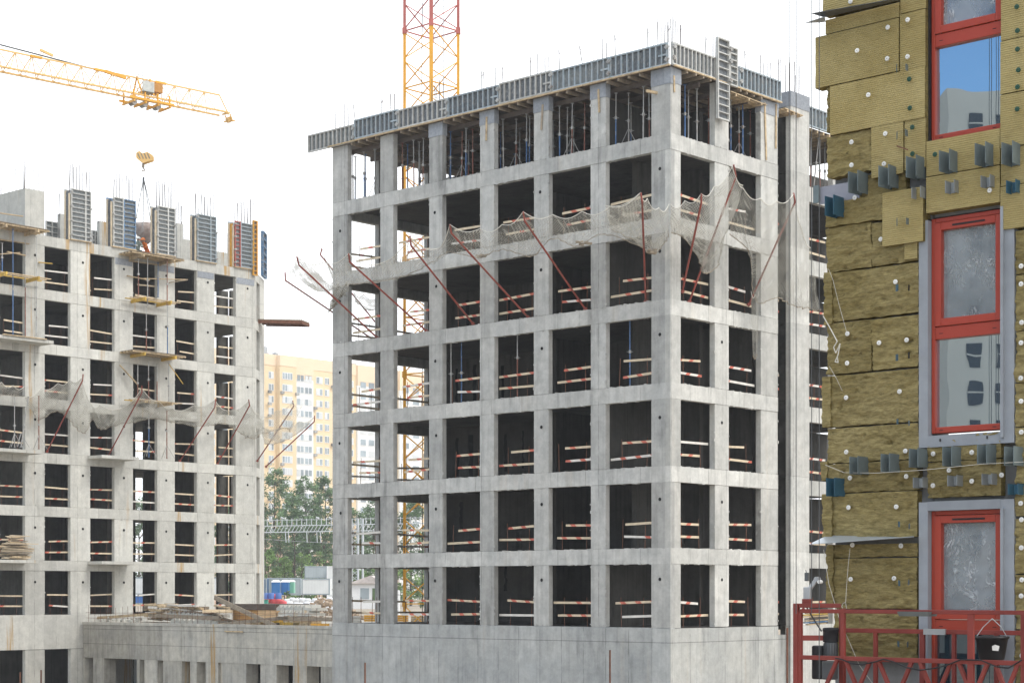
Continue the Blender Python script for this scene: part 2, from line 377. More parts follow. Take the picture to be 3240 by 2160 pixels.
# damp streaks left on the inner walls, three millimetres proud
for fl,px,w_,h0,h1 in ((2,1448,.26,.3,2.6),(2,1490,.34,.1,2.7),(3,1445,.2,.9,2.7),(3,1502,.3,.0,2.8),(3,1590,.24,.2,2.6),(2,1600,.22,.8,2.6),(2,1655,.16,.9,2.7),(1,1460,.3,1.2,2.7),(4,1480,.25,1.0,2.7),(0,1600,.2,1.5,2.7),(4,1610,.3,.8,2.6)):
    mb=MB(); t=tw(px); z=TOPS[fl]; k=9; pts=[]
    L_=[];R_=[]
    for i in range(k+1):
        zz_=z+h0+(h1-h0)*i/k; c=random.uniform(-.04,.04); L_.append(FL.W(t-w_/2*random.uniform(.5,1.1)+c,-7.096,zz_)); R_.append(FL.W(t+w_/2*random.uniform(.5,1.1)+c,-7.096,zz_))
    vs=L_+R_; mb.quadmesh(vs,[(i,i+1,k+2+i,k+1+i) for i in range(k)],0,.5); mb.build('damp_streak',[M['hole']],main)
# recess and pillar on the right, wing beyond
FW=Face(FR.W(0,-1.25,0),DR,-DL)
tp0,tp1=FR.t(2503),FR.t(2561)
mb=MB()
for i in range(7):
    z0=TOPS[i]; z1=TOPS[i+1]-.004 if i<6 else DECK+.1
    FR.box(mb,tp0,tp1,-.27,random.uniform(-.012,0),z0,z1)
FR.box(mb,tp0-.02,tp1+.02,-.8,.01,DECK+.1,DECK+.75,1)
FR.box(mb,tp0,tp1,-.27,-.02,GZ,TOPS[0]-.004)
mb.build('column',[M['con_r'],M['patch']],main)
mb=MB(); te=FR.t(2461.7)
for i in range(7):
    z0=TOPS[i]; z1=TOPS[i+1]-.03 if i<6 else DECK
    FR.box(mb,te-.3,tp0+1.6,-6.3,-6.0,z0,z1); FR.box(mb,tp0+.3,tp0+.5,-5.99,-.275,z0,z1,0); FR.box(mb,tp1-.25,tp1,-1.6,-.275,z0,z1,0)
    FR.box(mb,te+.003,tp0+.29,-5.9,-.9,z0-.25,z0,1)
    FR.box(mb,te-.3,te-.004,-5.99,-.28,z0,z1,0)
mb.build('recess_wall',[M['con_in'],M['con_inL_shade']],main)
mb=MB()
for i in range(7):
    z1=TOPS[i]; FW.box(mb,tp1+.001,22,-.27,0,z1-.68,z1)
    mb.box(FW.W(tp1+.1,-.28,z1-.22),DR*11.5,DL*9,UP*.2,1)
    zt=TOPS[i+1]-.7 if i<6 else DECK
    for tt in (tp1+.002,): FW.box(mb,tt,tt+.12,-.26,-.005,z1,zt)
    for tt in (13.9,17.1,20.3): FW.box(mb,tt,tt+1.0,-.27,-.005,z1,zt)
    mb.box(FW.W(tp1+.1,-5.2,z1),DR*17,DL*.2,UP*((TOPS[i+1]-.33 if i<6 else DECK)-z1),1)
FW.box(mb,tp1+.001,22,-.27,-.02,GZ,TOPS[0]-.7)
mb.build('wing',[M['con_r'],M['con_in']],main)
mb=MB(); FL.box(mb,0.001,T_END,-.3,.012,GZ,TOPS[0]-.02); FL.box(mb,.002,T_END-.002,-.3,-.02,TOPS[0]-.02,TOPS[0]-.001); FE.box(mb,.31,14,-.3,-.004,GZ,TOPS[0]-.003); mb.build('base_wall',[M['con_base']],main)
mb=MB(); FR.box(mb,.001,FR.t(2461.7),-.3,.013,GZ,TOPS[0]-.022); FR.box(mb,FR.t(2461.7)+.001,tp0-.001,-.5,-.25,GZ,TOPS[0]-.4); mb.build('base_wall',[M['con_base_r']],main)
# rebar starter bundles over the columns
def rebars(pos_list,z0,h0,h1,parent,r=.014):
    mb=MB()
    for p in pos_list:
        h=random.uniform(h0,h1); t=V(random.uniform(-.04,.04),random.uniform(-.04,.04),0)
        mb.tube((p.x,p.y,z0),(p.x+t.x,p.y+t.y,z0+h),r,4)
    mb.build('rebar_bundle',[M['rebar']],parent)
for (a,b) in mcols_px:
    ta,tb=FL.t(b),FL.t(a)
    rebars([FL.W(ta+(tb-ta)*k/7,-.05-.16*(k%2),0) for k in range(8)],DECK,1.65,2.0,main)
rebars([FL.W(k*.09,-.06-.16*(k%2),0) for k in range(11)]+[FR.W(k*.12,-.06,0) for k in range(7)],DECK,1.7,2.15,main)
rebars([FR.W(3.0+k*.12,-.08-.14*(k%2),0) for k in range(7)],DECK,1.6,2.0,main)
rebars([FR.W(6.4+k*.13,-.08-.14*(k%2),0) for k in range(9)],DECK,1.6,2.0,main)
rebars([FR.W(tp0+k*.12,-.08-.3*(k%3),0) for k in range(12)],DECK+.5,1.3,1.9,main)
# ------------------------------------------------ things on the central building
ORD=['first','second','third','fourth','fifth','sixth','seventh','eighth','ninth','tenth','eleventh','twelfth']
def panel(face,t0,t1,n,z0,z1,frame,ply,parent,ribs='v',pitch=.3,depth=.1,split=None,lean=0):
    """steel-framed formwork panel seen from behind: frame, ribs, plywood"""
    def W(t,nn,z): return face.W(t,nn+lean*(z-z0),z)
    def bx(mb,a,b,na,nb,za,zb,m=0):
        p=[W(a,na,za),W(b,na,za),W(b,nb,za),W(a,nb,za),W(a,na,zb),W(b,na,zb),W(b,nb,zb),W(a,nb,zb)]
        mb.hexa(p,m)
    fw=.06
    f=MB()
    bx(f,t0,t0+fw,n,n+depth,z0,z1);bx(f,t1-fw,t1,n,n+depth,z0,z1)
    bx(f,t0+fw,t1-fw,n,n+depth,z0,z0+fw);bx(f,t0+fw,t1-fw,n,n+depth,z1-fw,z1)
    f.build('frame',frame,parent)
    r=MB()
    if ribs=='v':
        k=max(1,round((t1-t0)/pitch))
        for i in range(1,k):
            c=t0+(t1-t0)*i/k; bx(r,c-.022,c+.022,n+.012,n+depth-.005,z0+fw,z1-fw)
    else:
        k=max(1,round((z1-z0)/pitch))
        for i in range(1,k):
            c=z0+(z1-z0)*i/k; bx(r,t0+fw,t1-fw,n+.012,n+depth-.005,c-.022,c+.022)
        if split:
            for s_ in split:
                c=t0+(t1-t0)*s_; bx(r,c-.04,c+.04,n+.012,n+depth+.003,z0+fw,z1-fw)
    if r.v: r.build('rib',frame,parent)
    p=MB(); bx(p,t0+.01,t1-.01,n-.012,n+.01,z0+.01,z1-.01); p.build('plywood_face',ply,parent)
def clamp(face,t,n,z,parent,h=.16):
    m=MB(); face.box(m,t-.05,t+.05,n,n+.09,z-h/2,z+h/2); face.box(m,t-.11,t+.11,n+.02,n+.07,z-.03,z+.03); m.build('clamp',M['p_grey'],parent)
edges=[977,1123,1263,1419,1582,1749.5,1933,2117]
desc=['pale grey overhanging the left end','bluish ribs, next to the overhanging end panel','dark ribbed, below the crane mast','blue-grey ribs, just right of the crane mast','dark ribbed, above the fourth and fifth columns','grey ribbed, second panel left of the corner','grey ribbed, touching the corner']
fm=['frm_grey','frm_bg','frm_grey','frm_bg','frm_grey','frm_bg','frm_bg']
for i,(a,b) in enumerate(zip(edges,edges[1:])):
    t1=FL.t(a,.12);t0=FL.t(b,.12)
    z0=21.06+random.uniform(-.02,.02); z1=21.93+(.05 if i in(1,4) else 0)
    if i==0: z0=20.98;z1=21.8
    th=thing('edge_formwork','edge formwork panel on central roof, '+desc[i],'formwork',FL.W((t0+t1)/2,.12,z0),'edge formwork panels along the roof of the central building')
    panel(FL,t0+.04,t1,.10,z0,z1,M[fm[i]],M['plyg'] if i in (0,5) else M['plyf'],th)
    clamp(FL,t0+.04,.19,z0+.2,th); clamp(FL,t0+.04,.19,z1-.2,th)
    if i: 
        m=MB(); FL.box(m,t0+.1,t0+.5,.12,.19,z0+.38,z0+.45); m.build('waler',M[fm[i]],th)
rp=[(2124,2271,'grey with dark plywood, right of the corner','frm_grey',0),(2336,2468,'bluish ribs, right of the tall ladder-like panel','frm_bg',0)]
for a,b,d_,c_,_ in rp:
    t0=FR.t(a,.12);t1=FR.t(b,.12)
    th=thing('edge_formwork','edge formwork panel on central roof, '+d_,'formwork',FR.W((t0+t1)/2,.12,21.0),'edge formwork panels along the roof of the central building')
    panel(FR,t0,t1,.10,21.04,21.93,M[c_],M['plyf'],th,pitch=.27)
    clamp(FR,t0+.05,.19,21.3,th); clamp(FR,t0+.05,.19,21.75,th)
th=thing('wall_formwork','tall ladder-like formwork panel hung over the roof edge of the central building','formwork',FR.W(FR.t(2290,.25),.25,19.4))
panel(FR,FR.t(2270,.3),FR.t(2307,.3),.22,19.42,22.75,M['frm_grey'],M['plyf'],th,'h',.3,.12)
panel(FR,FR.t(2308,.3),FR.t(2333,.3),.22,20.95,22.55,M['frm_grey'],M['plyg'],th,'h',.27,.12)
for z in (21.1,21.9,22.4): clamp(FR,FR.t(2307.5,.3),.34,z,th)
th=thing('edge_formwork','edge formwork panel on the far right wing beside the yellow insulation','formwork',FW.W(12,.1,DECK-.7),'edge formwork panels along the roof of the central building')
panel(FW,tp1+.1,tp1+6,.1,DECK-.02,DECK+.88,M['frm_bg'],M['plyg'],th,pitch=.3)
# deck formwork with its timber beams
dk=thing('deck_formwork','dark plywood and timber beam deck shoring the roof of the central building','formwork',FL.W(6,-4,DECK-.4))
m=MB(); m.box(FL.W(-.06,.13,DECK),DL*(T_END+.2),DR*7.6,UP*.03); m.box(FL.W(3,-7.47,DECK),DL*(T_END-3.1),DR*6,UP*.03)
m.build('plywood_sheet',M['ply'],dk)
m=MB(); 
k=int(T_END/.55)
for i in range(k):
    t=.35+i*.55
    if any(FL.t(b)-.15<t<FL.t(a)+.15 for a,b in mcols_px+[(2061,2121)]): continue
    m.bar(FL.W(t,.16+random.uniform(-.05,.06),DECK-.08),FL.W(t,-12 if t>3.4 else -7.3,DECK-.08),.09,.14)
for i in range(12):
    t=.9+i*.52
    if any(FR.t(a)-.1<t<FR.t(b)+.1 for a,b in ((2262,2306),(2408,2461))): continue
    m.bar(FR.W(t,.17+random.uniform(-.05,.06),DECK-.075),FR.W(t,-.9,DECK-.075),.09,.13)
m.build('joist',M['woodd'],dk)
m=MB()
for n in (-.6,-2.2,-3.8,-5.6): m.bar(FL.W(.2,n,DECK-.25),FL.W(T_END-.3,n,DECK-.25),.1,.2)
m.build('main_beam',M['ply'],dk)
m=MB(); FL.box(m,-.1,T_END+.1,.13,.24,DECK-.03,DECK+.03); FR.box(m,.02,FR.t(2461),.13,.24,DECK-.03,DECK+.028)
m.build('edge_plank',M['wood'],dk)
# small plank platforms under the deck on the right
for j,(a,b,z,l) in enumerate(((2300,2415,DECK-.28,'pale plank platform under the roof edge right of the tall formwork panel'),(2472,2530,DECK-.2,'small plank platform beside the capped pillar on the right'))):
    m=MB()
    for r_ in range(5): m.bar(FR.W(FR.t(a),.12-.2*r_,z+.02),FR.W(FR.t(b),.12-.2*r_,z-.03),.15,.035)
    for f_ in (.15,.5,.85): 
        tt=FR.t(a)+(FR.t(b)-FR.t(a))*f_; m.bar(FR.W(tt,.2,z-.07),FR.W(tt,-1.1,z-.07),.09,.1)
    m.build('plank_platform',M['wood'],label=l,cat='platform')
# steel props
def prop(p,z0,z1,c,label,group,tripod=False,r=.032,name='steel_prop',lean=(0,0)):
    th=thing(name,label,'prop',V(p.x,p.y,z0),group)
    tp=V(p.x+lean[0],p.y+lean[1],z1); bt=V(p.x,p.y,z0); mid=bt.lerp(tp,random.uniform(.42,.6))
    m=MB(); m.tube(bt,mid,r,7); m.box(bt-V(.07,.07,0),(.14,0,0),(0,.14,0),(0,0,.012)); m.build('outer_tube',M[c],th)
    m=MB(); m.tube(mid,tp,r*.78,7); m.box(tp-V(.07,.07,.012),(.14,0,0),(0,.14,0),(0,0,.012)); m.build('inner_tube',M['p_grey' if random.random()<.55 else c],th)
    m=MB(); m.tube(mid-V(0,0,.06),mid+V(0,0,.06),r*1.7,8); m.tube(mid-V(.13,0,0),mid+V(.13,0,0),.012,4); m.build('collar_nut',M['p_grey'],th)
    if tripod:
        for a in (0,2.1,4.2):
            m=MB(); m.tube(bt+V(0,0,.85),bt+V(math.cos(a+.4)*.5,math.sin(a+.4)*.5,0.01),.016,5); m.build('tripod_leg',M['p_grey'],th)
    return th
cn={'b':('p_blue','blue'),'r':('p_red','rusty red'),'g':('p_grey','grey'),'k':('p_grey','dark')}
bays=[[(1117,'k'),(1123.6,'b'),(1152.5,'b'),(1157,'b'),(1187,'g')],
 [(1273,'r'),(1290,'b'),(1310,'r'),(1325,'k'),(1338,'r')],
 [(1426,'b'),(1461,'r'),(1474,'b'),(1496,'r')],
 [(1593,'g'),(1633,'r'),(1666,'b'),(1675,'b')],
 [(1771,'b'),(1794,'g'),(1809,'r'),(1849,'r')],
 [(1948,'b'),(1989,'g'),(2035,'g'),(2055,'r')]]
G1='steel props holding up the top deck of the central building'
for bi,bl in enumerate(bays):
    for k,(px,c) in enumerate(bl):
        n=-.6 if k%2==0 else -.95
        prop(FL.W(FL.t(px,n),n,0),TOPS[6],DECK-.36,cn[c][0],'%s prop, %s from left in %s top bay of central long face'%(cn[c][1],ORD[k],ORD[bi]),G1,tripod=(px in(1461,1633,1809,1989,1187)),lean=(random.uniform(-.03,.03),0))
for k,(px,c) in enumerate([(2167,'b'),(2178,'g'),(2205,'g'),(2242,'r'),(2312,'b'),(2338,'r'),(2350,'b'),(2374,'r')]):
    n=-.55 if k%2==0 else -.9
    prop(FR.W(FR.t(px,n),n,0),TOPS[6],DECK-.3,cn[c][0],'%s prop, %s from the corner in top storey of central right face'%(cn[c][1],ORD[k]),G1,tripod=(px==2338))
for bi in range(6):
    lo=[FL.t(x[1]) for x in mcols_px][bi]; hi=([FL.t(x[0]) for x in mcols_px]+[FL.t(2061)])[bi+1]
    for n in (-2.2,-3.8,-5.6):
        for f_ in (.25,.75):
            px=None; t=hi+(lo-hi)*f_+(-n)*1.0
            if t<T_END-.5: prop(FL.W(t,n,0),TOPS[6],DECK-.36,random.choice(('p_red','p_blue','p_grey')),'thin prop in the dark interior of the top storey of central building','props deep inside the top storey',r=.03)
for k,(px,c) in enumerate([(2565,'r'),(2573,'g'),(2594,'r'),(2610,'g')]):
    prop(FW.W(FW.t(px,-.5),-.5,0),TOPS[6],DECK-.2,cn[c][0],'%s prop, %s from left at top of the far right wing'%(cn[c][1],ORD[k]),G1,lean=(.25 if k==1 else 0,0))
# lone props in lower storeys
for px,fl,c,l in [(1460,3,'b','blue and grey prop in third bay of fourth floor, central building'),(1637,3,'r','rusty red prop in fourth bay of the fourth floor, central building'),(1993,3,'b','blue prop in the bay left of the corner on the fourth floor'),(1427,3,'k','dark prop near inner wall in third bay of the fourth floor')]:
    prop(FL.W(FL.t(px,-.4),-.4,0),TOPS[fl],TOPS[fl+1]-.21,cn[c][0],l,'lone props in the lower storeys')
# joists, wing deck
wd=thing('deck_formwork','timber deck formwork over the far right wing beside the yellow insulation','formwork',FW.W(12,-2,DECK-.75))
m=MB(); m.box(FW.W(tp1+.05,.1,DECK-.08),DR*8,DL*7,UP*.03); m.build('plywood_sheet',M['ply'],wd)
m=MB()
for i in range(10): m.bar(FW.W(tp1+.3+i*.5,.2,DECK-.16),FW.W(tp1+.3+i*.5,-6,DECK-.16),.09,.14)
m.build('joist',M['wood'],wd)
# timber boards left standing on columns
for face,px,y0,y1,dx,l in [(FL,1538,970-0,1070,0,''),]: pass
def leanboard(face,pxa,pya,pxb,pyb,n,l,mat='wood',w_=.09):
    m=MB(); m.bar(face.at(pxa,pya,n),face.at(pxb,pyb,n),w_,.03,up=tuple(face.N)); m.build('timber_batten',M[mat],label=l,cat='batten',group='battens nailed to the top storey columns')
for a in [(FL,1539.4,370,1538,445,'pale batten fixed on the fourth column of the top storey'),(FL,1717,331,1712,411,'rusty brown batten hanging on the fifth top storey column','woodd'),(FL,1893,283,1896,356,'pale batten on the top storey column two left of the corner'),(FR,2420,325,2425,507,'long pale batten standing on the right end column, left one'),(FR,2456,330,2455,470,'long pale batten on the right end column, at its right edge'),(FR,2133,240,2134,292,'short grey batten under the corner cap')]:
    leanboard(a[0],a[1],a[2],a[3],a[4],.03,a[5],*(a[6:]))
m=MB(); m.bar(FL.at(2084,296,-.1),FL.at(2046,288,.5),.1,.1); m.build('timber_stub',M['wood'],label='square timber poking out of the corner column near the top',cat='batten')
# guard posts with hooks on the roof edge
G2='thin guard rods along the roof edge of the central building'
for k,(xa,ya,xb,yb) in enumerate([(1130,383,1118,330),(1207,368,1206,311),(1525,288,1524,226),(1596,266,1588,205),(1680,244,1678,181),(1773,225,1768,157),(1853,203,1833,146),(1949,190,1945,111),(2051,157,2049,90),(2114,142,2113,82),(2151,142,2153,80),(2228,172,2234,109),(2361,222,2356,161),(2464,255,2463,188)]):
    f_=FL if xb<2117 else FR; a=f_.at(xa,ya,.0);b=f_.at(xb,yb,.0); b=V(b.x,b.y,b.z)
    m=MB(); m.tube((a.x,a.y,DECK+.1),b,.018,5); m.tube(b-V(0,0,.25),b+V(.1,0,-.05),.012,4)
    m.build('guard_rod',M['rebar'],label='hooked guard rod, %s from the left on central roof edge'%(ORD+['thirteenth','fourteenth'])[k],cat='guard rod',group=G2)
# ------------------------------------------------ guard boards in the openings
def board(face,ta,tb,n,za,zb,mats_seq,h=.095,thk=.03,seg=.36,redness=.5):
    mb=MB(); L_=tb-ta; k=max(3,round(abs(L_)/.26)); ph=random.randint(0,3)
    sl=.10
    for i in range(k):
        f0=i/k;f1=(i+1)/k; s0=sl if i else 0; s1=sl if i<k-1 else 0
        def pt(f,dz,nn,s): t=ta+L_*f+ (s if dz else -s)*.5; return face.W(t,nn,za+(zb-za)*f+(h if dz else 0))
        a,b=(f0,s0),(f1,s1)
        p=[pt(a[0],0,n,a[1]),pt(b[0],0,n,b[1]),pt(b[0],0,n-thk,b[1]),pt(a[0],0,n-thk,a[1]),pt(a[0],1,n,a[1]),pt(b[0],1,n,b[1]),pt(b[0],1,n-thk,b[1]),pt(a[0],1,n-thk,a[1])]
        m_=1 if ((i+ph)%3==0 and random.random()<redness*1.1) else 0
        mb.hexa(p,m_,.5)
    return mb
def barrier(face,t0,t1,z,label,group,side='right',red=.75,n=-.33,base='b_wood',hs=(.42,.98),double=True):
    """t0<t1 opening; boards nailed to rebar stakes"""
    th=thing('guard_barrier',label,'barrier',face.W((t0+t1)/2,n,z),group)
    wd=t1-t0
    for k,h in enumerate(hs):
        a=t0+.01;b=t1-.01
        short=random.choice((0,.1,.2,.28,.3))*wd*random.uniform(.8,1.1)
        if side=='start': b-=short
        elif side=='end': a+=short
        dz=random.uniform(-.07,.07)
        board(face,a,b,n,z+h+random.uniform(-.05,.05),z+h+dz,None,redness=red if random.random()<.9 else 0).build('board',[M[base if random.random()<.8 else 'b_white'],M['b_red']],th)
    for f_ in ((.25,.8) if double else (.5,)):
        t=t0+wd*(f_+random.uniform(-.08,.08)); l=random.uniform(-.05,.05)
        m=MB(); m.tube(face.W(t,n-.05,z),face.W(t+l,n-.05,z+1.22),.014,5); m.build('stake',M['rust'],th)
GB='striped guard boards in the open bays of the central building'
mo=[(FL.t(a[1]),FL.t(b[0])) for a,b in zip(mcols_px,mcols_px[1:]+[(2061,0)])]
for fl in range(6):
    for bi,(hi,lo) in enumerate(mo):
        barrier(FL,lo,hi,TOPS[fl],'striped guard boards in %s bay from left, %s floor up, central long face'%(ORD[bi],ORD[fl]),GB,side='start')
    for bi,(a,b) in enumerate(((2154,2262),(2306,2408))):
        barrier(FR,FR.t(a),FR.t(b),TOPS[fl],'striped guard boards in %s bay right of corner, %s floor up, central building'%(ORD[bi],ORD[fl]),GB,side='start')
    for bi,(a,b) in enumerate(((.1,2.75),(3.65,6.1))):
        barrier(FE,a,b,TOPS[fl],'guard boards seen through %s left bay, %s floor up, on far end side'%(ORD[bi],ORD[fl]),'guard boards on the end side of the central building',side='none',red=.15)
    barrier(FW,tp1+.15,13.8,TOPS[fl],'striped guard boards on %s floor up of the far right wing'%ORD[fl],'guard boards on the right wing',side='none')
for fl in (0,3,4,5):
    barrier(FR,FR.t(2462)+.02,FR.t(2503)-.02,TOPS[fl],'short striped guard boards in the narrow recess, %s floor up'%ORD[fl],'guard boards in the recess',side='none',n=-.6,double=False)
# ------------------------------------------------ safety nets on red poles
def rr(x,y,o=(900,600),s=2.1778): return (o[0]+x/s,o[1]+y/s)
def pole(face,base,bend,tip,nb,nt,label,group,nm=None,r=.042):
    b=face.at(base[0],base[1],nb); c=face.at(bend[0],bend[1],nt*.96); t=face.at(tip[0],tip[1],nt)
    m=MB(); m.tube(b,c,r,7); m.tube(c,t,r*.9,7); m.tube(b-V(.05,0,.05),b+V(.05,0,.05),r*2,6)
    return m.build('net_pole',M['pole'],label=label,cat='net pole',group=group,origin=b),t
GP='red bent poles carrying the safety net of the central building'
for k,(b,c,t,nt,d) in enumerate([((640,1020),(100,520),(85,460),4.0,'reaching past the left end'),((980,975),(450,498),(443,440),4.0,'its tip in the leftmost bay'),((1300,925),(872,385),(865,318),4.0,'its tip before the crane mast'),((1680,880),(1150,300),(1140,240),4.0,'its tip at third bay'),((2075,825),(1655,215),(1645,152),4.0,'its tip at fourth bay')]):
    pole(FL,rr(*b),rr(*c),rr(*t),-.2,nt,'long red net pole on the central long face, '+d,GP)
o2=(1800,600)
pole(FL,rr(530,768,o2),rr(505,85,o2),rr(495,20,o2),-.2,3.2,'near-vertical red net pole just left of the building corner',GP)
pole(FR,rr(782,700,o2),rr(912,95,o2),rr(912,28,o2),-.2,2.2,'red net pole just right of the building corner',GP)
pole(FR,rr(830,770,o2),rr(1150,-90,o2),rr(1135,-170,o2),-.2,2.8,'tallest red net pole, slanting across the right face',GP)
pole(FR,rr(1240,790,o2),rr(1558,85,o2),rr(1548,25,o2),-.2,2.4,'brownish net pole reaching toward the recess on the right',GP)
def pole3(b,c,t,label,r=.04,g=GP):
    m=MB(); m.tube(b,c,r,7); m.tube(c,t,r*.9,7); m.build('net_pole',M['pole'],label=label,cat='net pole',group=g,origin=b)
pa=P(902,862,88.5); pole3(P(1172,1068,91),P(903,887,88.5),pa,'thin net pole reaching farthest left beyond the end of central building')
pb=P(1019,785,93.5); pole3(P(1194,1027,93.5),P(1013.5,806,93.5),pb,'thin far net pole behind the left end column')
def net(face,cols,label,mat='net',belly=.35,group=None,name='safety_net',nv=12,nu=10,folds=.14):
    C=[]
    for (a,b,n0,c,d,n1) in cols: C.append((face.at(a,b,n0),face.at(c,d,n1)))
    def cr(p0,p1,p2,p3,t): return .5*((2*p1)+(p2-p0)*t+(2*p0-5*p1+4*p2-p3)*t*t+(3*p1-p0-3*p2+p3)*t**3)
    rows=[];tops=[]
    K=len(C)
    for i in range(K-1):
        for j in range(nu+(1 if i==K-2 else 0)):
            t=j/nu; g=lambda k:C[max(0,min(K-1,k))]
            T=C[i][0].lerp(C[i+1][0],t); T=T-V(0,0,.22*math.sin(math.pi*t)); B=cr(g(i-1)[1],g(i)[1],g(i+1)[1],g(i+2)[1],t)
            tops.append(T); r_=[]
            for k in range(nv+1):
                v=k/nv; p=T.lerp(B,v)-V(0,0,belly*math.sin(math.pi*v))
                nzv=noise.noise(V(i+t*1.0,v*1.3,5.1)*2.3)*folds*3*v*(1.3-v)+noise.noise(V((i+t)*3.1,v*1.2,1.7)*3.0)*folds*v
                p=p+face.N*nzv-V(0,0,abs(nzv)*.8)
                r_.append(p)
            rows.append(r_)
    vs=[p for r_ in rows for p in r_]; w_=nv+1
    fs=[(a*w_+b,a*w_+b+1,(a+1)*w_+b+1,(a+1)*w_+b) for a in range(len(rows)-1) for b in range(nv)]
    th=thing(name,label,'safety net',vs[0],group)
    m=MB(); m.quadmesh(vs,fs,0,.5,True); m.build('mesh_sheet',M[mat],th)
    m=MB(); m.path(tops,.016,4); m.build('edge_rope',M['rope'],th)
    m=MB(); m.path([r_[-1] for r_ in rows],.02,4); m.build('bottom_cord',M['woodd'],th)
    return rows
def Rc(l,o=(900,600),s=2.1778): return [(o[0]+a/s,o[1]+b/s,n0,o[0]+c/s,o[1]+d/s,n1) for a,b,n0,c,d,n1 in l]
net(FL,Rc([(85,460,4.0,330,800,.5),(270,500,3.4,360,690,.6),(443,440,4.0,440,650,.5),(650,512,3.2,700,620,.4),(865,330,4.0,900,560,.5),(1060,405,3,1080,450,.5),(1140,240,4.0,1130,420,.6),(1350,268,3.6,1345,465,.8),(1500,240,3.6,1500,400,.8),(1645,152,4.0,1700,455,.8),(1850,172,3.4,1850,330,.7),(2050,150,3.2,2010,385,.8),(2240,118,3,2210,300,.6),(2455,20,3.2,2480,400,.9)]),'long sagging safety net along the long face of the central building',belly=.3)
net(FL,Rc([(250,110,3,300,270,.4),(495,20,3.2,430,330,.5),(540,60,2.8,570,440,.8),(620,125,2.2,650,370,.5),(690,100,1.6,690,290,.4)],o2),'torn safety net heavy with debris hanging at the building corner','net2',.2)
net(FR,Rc([(700,100,1.2,700,290,.4),(800,75,1.6,790,330,.5),(912,28,2.2,890,470,.7),(1000,-20,2.3,930,570,.6),(1125,-160,2.8,1020,520,.5),(1200,-30,2.5,1060,330,.5)],o2),'safety net drooping over the first right face bay of central building','net2',.25)
net(FR,Rc([(1135,-150,2.7,1100,300,.5),(1200,-10,2.5,1240,440,.4),(1320,60,2.4,1285,760,.5),(1430,78,2.4,1440,740,.5),(1548,30,2.4,1560,800,.4),(1600,260,1.6,1650,810,.3),(1665,400,1.3,1745,820,.2)],o2),'large hanging safety net between the right end column and the recess','net',.1)
net(FR,Rc([(1255,700,.5,1265,1140,.35),(1285,720,.55,1280,1165,.35),(1310,700,.6,1295,1130,.35)],o2),'narrow torn strip of safety net dangling below the fifth floor','net',.0,folds=.05)
net(FE,[(1019,785,2.4,1060,890,.3),(1040,830,2.6,1080,905,.3)],'small scrap of safety net behind the left end column','net',.1)
def net3(pts,label):
    vs=[];k=9
    A,B,C_,D_=[Vector(p) for p in pts]
    for i in range(k+1):
        for j in range(k+1):
            u=i/k;v=j/k; p=A.lerp(B,u).lerp(D_.lerp(C_,u),v); p=p-V(0,0,.45*math.sin(math.pi*u)*math.sin(math.pi*v)); vs.append(p+V(noise.noise(p*1.5)*.12,0,noise.noise(p*2.1)*.1))
    fs=[(i*(k+1)+j,i*(k+1)+j+1,(i+1)*(k+1)+j+1,(i+1)*(k+1)+j) for i in range(k) for j in range(k)]
    m=MB(); m.quadmesh(vs,fs,0,.5,True); m.build('safety_net',M['net2'],label=label,cat='safety net')
net3([P(941,812,84.5),P(918,862,88.5),P(1040,930,88),P(1050,905,86.5)],'pale net bulging out past the left end of the central building')
net(FL,Rc([(330,640,.9,318,830,.2),(370,640,1.0,345,800,.3),(430,630,.9,365,770,.35),(445,640,.8,420,690,.3)]),'dark bunched fold of net hanging on the left end column','net2',.05,folds=.25,nu=8)
net(FE,[(1117,922,1.8,1125,950,.5),(1150,930,2.2,1165,978,.6),(1198,938,1.6,1198,975,.4)],'sagging net seen through the leftmost bay below the beam','net2',.15,folds=.1)
# debris caught in the nets
for px,py,n,l in [(1834,771,1.6,'dark clump of debris lying in the net near the fourth column'),(1520,812,1.0,'small grey rubble caught in the net at the third column'),(2062,798,1.2,'pale rubble lump in the torn net left of the corner')]:
    c=FL.at(px,py,n); m=MB()
    for i in range(9):
        p=c+V(random.uniform(-.28,.28),random.uniform(-.1,.1),random.uniform(-.06,.06)); s_=random.uniform(.05,.12)
        m.box(p,(s_*2,.02,0),(0,s_,.03),(.03,0,s_*.8))
    m.build('rubble',M['woodd'],label=l,cat='rubble')
# ------------------------------------------------ left building
YL=112.6
LF=Face(V(q(142)*YL,YL,0),DR,-DL)
LT=[-1.27,2.04,5.345,8.6,11.93,15.27,18.57,21.85]; LB=.70
CL=concrete
lb=thing('unfinished_building','cream concrete frame building on the left with column formwork on its roof','building',LF.W(6,-5,GZ))
lcols=[(-62,-1),(80,141.4),(223.6,285.6),(362.7,421),(498,553.3),(623,678.6),(746,806)]
TB=LF.t(806)
TBEG=LF.t(-140)
dC=V(.0319,1,0).normalized()
CF=Face(LF.W(TB,0,0),dC,V(1,-.0319,0).normalized())   # chamfer face turning away
CE=3.86
for ci,(a,b) in enumerate(lcols):
    m=MB(); ta,tb=LF.t(a),LF.t(b)
    for i in range(7):
        z0=LT[i];z1=LT[i+1]-(.62 if i else .62)
        ragged(LF,m,ta,tb,-.3,0,z0,z1)
        if ci%1==0 and i<7: tie_hole(m,LF,ta+(tb-ta)*(.5 if ci in(1,3,4) else .62),z0+2.0,.085)
        if i==6 and ci in(3,4,5,6): LF.box(m,ta+.05,tb-.05,-.28,.012,z1-.42,z1-.01,2)
    mm_=MB(); LF.box(mm_,ta,tb,-.3,-.002,GZ,-3.4); mm_.build('base_column',[M['con_left']],lb)
    m.build('column',[M['con_left'],M['hole'],M['patch']],lb)
m=MB()
